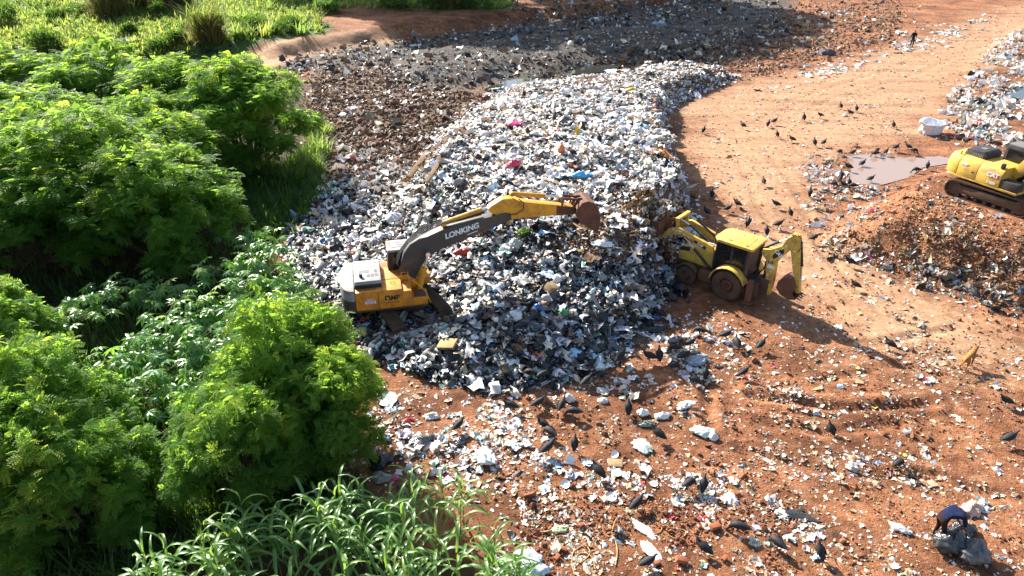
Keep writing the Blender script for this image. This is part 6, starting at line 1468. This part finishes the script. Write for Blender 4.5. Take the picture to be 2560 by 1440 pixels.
def open_sack():
    x, y, z = GH(2325, 334); n = 16; prof = [(0.30,0.0),(0.62,0.04),(0.72,0.35),(0.66,0.62),(0.80,0.86)]; V = []; r = random.Random(2)
    for h_, (rad, zz) in enumerate(prof):
        for k in range(n):
            a = 2 * math.pi * k / n; rr = rad * (1 + 0.14 * r.gauss(0, 1) * (h_ / 4 + 0.3)); V.append((rr * math.cos(a) * 1.25, rr * math.sin(a) * 0.9, zz + (r.gauss(0, 0.09) if h_ > 1 else 0)))
    F = [(i*n+k, i*n+(k+1) % n, (i+1)*n+(k+1) % n, (i+1)*n+k) for i in range(4) for k in range(n)] + [tuple(range(n-1, -1, -1))]
    m = len(V); V += [(a * 0.93, b * 0.93, c * 0.97 + 0.02) for a, b, c in V]; F += [tuple(m + i for i in f[::-1]) for f in F]
    F += [(4*n+k, 4*n+(k+1) % n, m+4*n+(k+1) % n, m+4*n+k) for k in range(n)]
    o = MB().add(V, F).build('bulk_sack', M_THING, smooth=True, loc=(x, y, z), rot=(0, 0, 0.2), label='big white open bulk sack on the track by the far litter', category='sack'); o.color = (0.78, 0.82, 0.88, 1)
open_sack()
CARD = paint('cardboard', (0.34, 0.22, 0.11), 0.3, (0.2, 0.12, 0.06), 0.85); FOAM = paint('yellow_foam', (0.42, 0.30, 0.13), 0.45, (0.3, 0.2, 0.1), 0.9)
WOOD = paint('weathered_wood', (0.30, 0.19, 0.10), 0.3, (0.14, 0.09, 0.05), 0.85, scale=6); BRICK = paint('red_brick', (0.36, 0.11, 0.045), 0.25, (0.2, 0.08, 0.04), 0.9, scale=7)
FOAMW = paint('white_foam', (0.8, 0.8, 0.78), 0.1, (0.4, 0.3, 0.2), 0.7); CORD = paint('orange_cord', (0.50, 0.27, 0.09), 0.15, rough=0.5)
def slab(name, px, py, sx, sy, sz, mat, rot, label, cat, dz=0.0):
    x, y, z = GH(px, py); return MB().box(-sx/2, sx/2, -sy/2, sy/2, 0, sz).build(name, mat, bevel=min(sz * 0.25, 0.02), loc=(x, y, z + 0.02 + dz), rot=rot, label=label, category=cat)
slab('foam_slab', 1122, 872, 0.85, 0.5, 0.16, FOAM, (0.35, -0.3, -0.5), 'yellow foam block at the front foot of the heap', 'foam', 0.15)
slab('cardboard', 1272, 925, 0.7, 0.5, 0.10, CARD, (0.3, 0.1, 0.5), 'tan cardboard piece low on the heap front', 'cardboard', 0.15)
slab('cardboard', 1538, 1160, 0.48, 0.36, 0.03, CARD, (0.02, 0.03, -0.1), 'flat cardboard sheet on the soil near foam lids', 'cardboard', 0.03)
slab('cardboard_box', 1375, 735, 0.5, 0.4, 0.3, CARD, (0.3, 0.4, 0.7), 'grey brown cardboard box in the dark lower heap', 'box', 0.15)
slab('plank', 1048, 425, 2.6, 0.38, 0.10, WOOD, (0.1, -0.35, 1.15), 'long weathered plank on the left shoulder of the heap', 'plank', 0.35)
slab('plank', 1085, 445, 2.0, 0.25, 0.08, WOOD, (0.1, -0.3, 1.2), 'shorter plank right of the long one on the heap', 'plank', 0.35)
for i, (px, py, a, lab) in enumerate([(1345,1398,0.3,'red brick at the lower edge nearest the woven sack'),(1408,1376,-0.4,'red brick above the coiled cord'),(1366,1435,0.2,'red brick at the very bottom by the woven sack'),(1392,1398,1.0,'red brick between two other bricks near the bottom'),
                                      (1785,1322,0.4,'large broken red brick piece near two vultures'),(1700,1405,0.0,'flat red brick fragment near the bottom edge'),(1810,1400,0.8,'small red brick piece right of a vulture'),(1640,1412,0.5,'red brick by the vulture at the bottom edge'),(1450,1318,0.7,'crumbled red brick below the soil clods')]):
    k = 1.5 if i in (4, 5) else 1.0
    slab('brick', px, py, 0.22 * k, 0.12 * k, 0.10 * k, BRICK, (0.1, 0.15 * (i % 3), a), lab, 'brick', 0.02)['group'] = 'loose red bricks'
lid = MB().lathe((0, 0, 0), 'y', [(0.001, 0.0), (0.10, 0.0), (0.135, 0.025), (0.15, 0.03), (0.15, 0.04), (0.10, 0.012), (0.001, 0.012)], 20).mesh('foam_lid', FOAMW, smooth=True)
for px, py, a, s, lab in [(1541,1185,0.0,1.2,'round white foam lid right of the pecking vulture'),(1528,1246,0.25,1.1,'round white foam lid beside a patch of paper'),(1425,1155,1.0,1.1,'white foam lid tilted on edge near vultures'),(1536,1140,0.5,0.9,'small white foam lid above the cardboard sheet'),
                          (1413,1215,0.4,1.0,'white foam lid left of the vulture row'),(1634,1212,0.0,0.9,'small white foam lid left of two vultures'),(968,1003,0.1,2.6,'large pale round dish at the edge of the lone tree')]:
    x, y, z = GH(px, py); obj('foam_lid', lid, loc=(x, y, z + 0.03 + 0.1 * a), rot=(R(90) + a, 0, 0), scale=s, label=lab, category='lid', group='white foam lids')
def cord(pts, r, name, label, cat, mat, lift=0.03):
    Q = []
    for px, py in pts:
        x, y, z = GH(px, py); Q.append(Vector((x, y, z + lift)))
    S = []
    for i in range(len(Q) - 1):
        p0, p1, p2, p3 = Q[max(0, i-1)], Q[i], Q[i+1], Q[min(len(Q)-1, i+2)]
        for k in range(5):
            t = k / 5; S.append(0.5 * ((2*p1) + (p2-p0)*t + (2*p0-5*p1+4*p2-p3)*t*t + (3*p1-p0-3*p2+p3)*t**3))
    S.append(Q[-1]); c = sum(S, Vector()) / len(S)
    MB().tube([p - c for p in S], r, 6).build(name, mat, smooth=True, loc=c, label=label, category=cat)
cord([(1436,1438),(1430,1410),(1432,1385),(1445,1372),(1462,1365),(1475,1380),(1468,1395),(1450,1408),(1440,1400),(1445,1388),(1460,1384),(1480,1395),(1488,1425)], 0.016, 'coiled_cord', 'thin orange cord coiled in a ring near the bottom edge', 'cord', CORD)
cord([(1530,1330),(1540,1300),(1560,1292),(1580,1305),(1600,1330),(1625,1340),(1650,1330),(1660,1315),(1680,1322),(1712,1328),(1710,1342),(1690,1348),(1670,1340)], 0.016, 'looping_rope', 'orange rope looping among white strips near the bottom', 'cord', CORD)
cord([(1530,1340),(1540,1360),(1543,1385),(1538,1415)], 0.02, 'pale_hose', 'short pale hose standing left of the white strips', 'hose', CORD)
cord([(785,812),(800,790),(825,776),(862,770)], 0.03, 'yellow_hose', 'pale yellow hose arching to the rear of the orange excavator', 'hose', CORD, 0.4)
def green_bundle(px, py, s, lab):
    x, y, z = GH(px, py); n = 260; r = np.random.default_rng(px)
    o = mass('green_bundle', [leaf_cloud((0, 0, 0.2 * s), (0.5 * s, 0.5 * s, 0.4 * s), n, 0.16, r, 0.3)], M_BUSH, LQ, label=lab, category='plant waste'); o.location = (x, y, z + 0.1)
green_bundle(1312, 592, 0.5, 'bundle of cut green leaves on the heap under the arm')
bag('cabbage_leaves', 1395, 1325, 0.4, (0.45, 0.52, 0.28), 'pale green cabbage leaves on the soil near bricks', 'plant waste', 77, (1.2, 0.8, 0.5))

# ------------------------------------------------------------------ labels worded from what stands near
MARKS = [('orange excavator', 960, 700), ('excavator cab', 1005, 600), ('boom lettering', 1180, 570), ('raised rusty bucket', 1480, 525), ('backhoe loader', 1810, 650), ('full loader bucket', 1630, 540), ('backhoe rear bucket', 1985, 690),
         ('right edge excavator', 2470, 440), ('brown puddle', 2200, 420), ('tan dog', 2418, 905), ('bent person', 2350, 1300), ('grey sacks', 2420, 1380), ('woven sack', 1290, 1415), ('round black bag', 952, 1150),
         ('bulk sack', 2325, 320), ('person in black', 2278, 100), ('bright pink bag', 1285, 313), ('red heap bag', 1282, 418), ('deep blue bag', 1345, 775), ('yellow foam block', 1120, 860), ('coiled cord', 1452, 1390),
         ('pale green white bag', 1610, 1120), ('row of white litter', 1655, 1040), ('long black sheet', 1990, 1290), ('lone lower tree', 720, 1000), ('hollow white sheet', 1213, 1150), ('melon', 905, 838),
         ('light blue bag', 1455, 445), ('yellow bag', 1580, 230), ('lone white track bag', 2112, 288), ('bluish grey bag', 1740, 900), ('toe of the berm', 2362, 690), ('lone grass clump', 525, 95), ('looping orange rope', 1620, 1330), ('long plank', 1048, 420), ('clean white bag', 1424, 998)]
_t = 'first second third fourth fifth sixth seventh eighth ninth tenth eleventh twelfth thirteenth fourteenth fifteenth sixteenth seventeenth eighteenth nineteenth twentieth'.split()
ORD = ['nearest'] + [q + ' nearest' for q in _t[1:]] + ['twenty-' + q + ' nearest' for q in _t[:9]] + ['thirtieth nearest'] + ['thirty-' + q + ' nearest' for q in _t[:9]] + ['fortieth nearest'] + ['forty-' + q + ' nearest' for q in _t[:9]]
bins = {}
for o, desc, where, cat, grp in REG:
    px, py, _s = P(*o.location)
    nm, mx, my = min(MARKS, key=lambda m: (m[1] - px) ** 2 + 1.6 * (m[2] - py) ** 2)
    dx, dy = px - mx, (py - my) * 1.3
    side = ('right of' if dx > 0 else 'left of') if abs(dx) > abs(dy) else ('in front of' if dy > 0 else 'behind')
    o['category'] = cat; o['group'] = grp
    bins.setdefault((desc, side, nm), []).append((dx * dx + dy * dy, o))
for (desc, side, nm), lst in bins.items():
    lst.sort(key=lambda t: t[0])
    for i, (d, o) in enumerate(lst):
        if len(lst) == 1: o['label'] = f'{desc} {side} the {nm}'
        elif i < len(ORD): o['label'] = f'{desc} {side} the {nm}, {ORD[i]}'
        else: o['label'] = f'{desc} {side} the {nm}, {ORD[min(i, 38)]}, outer'
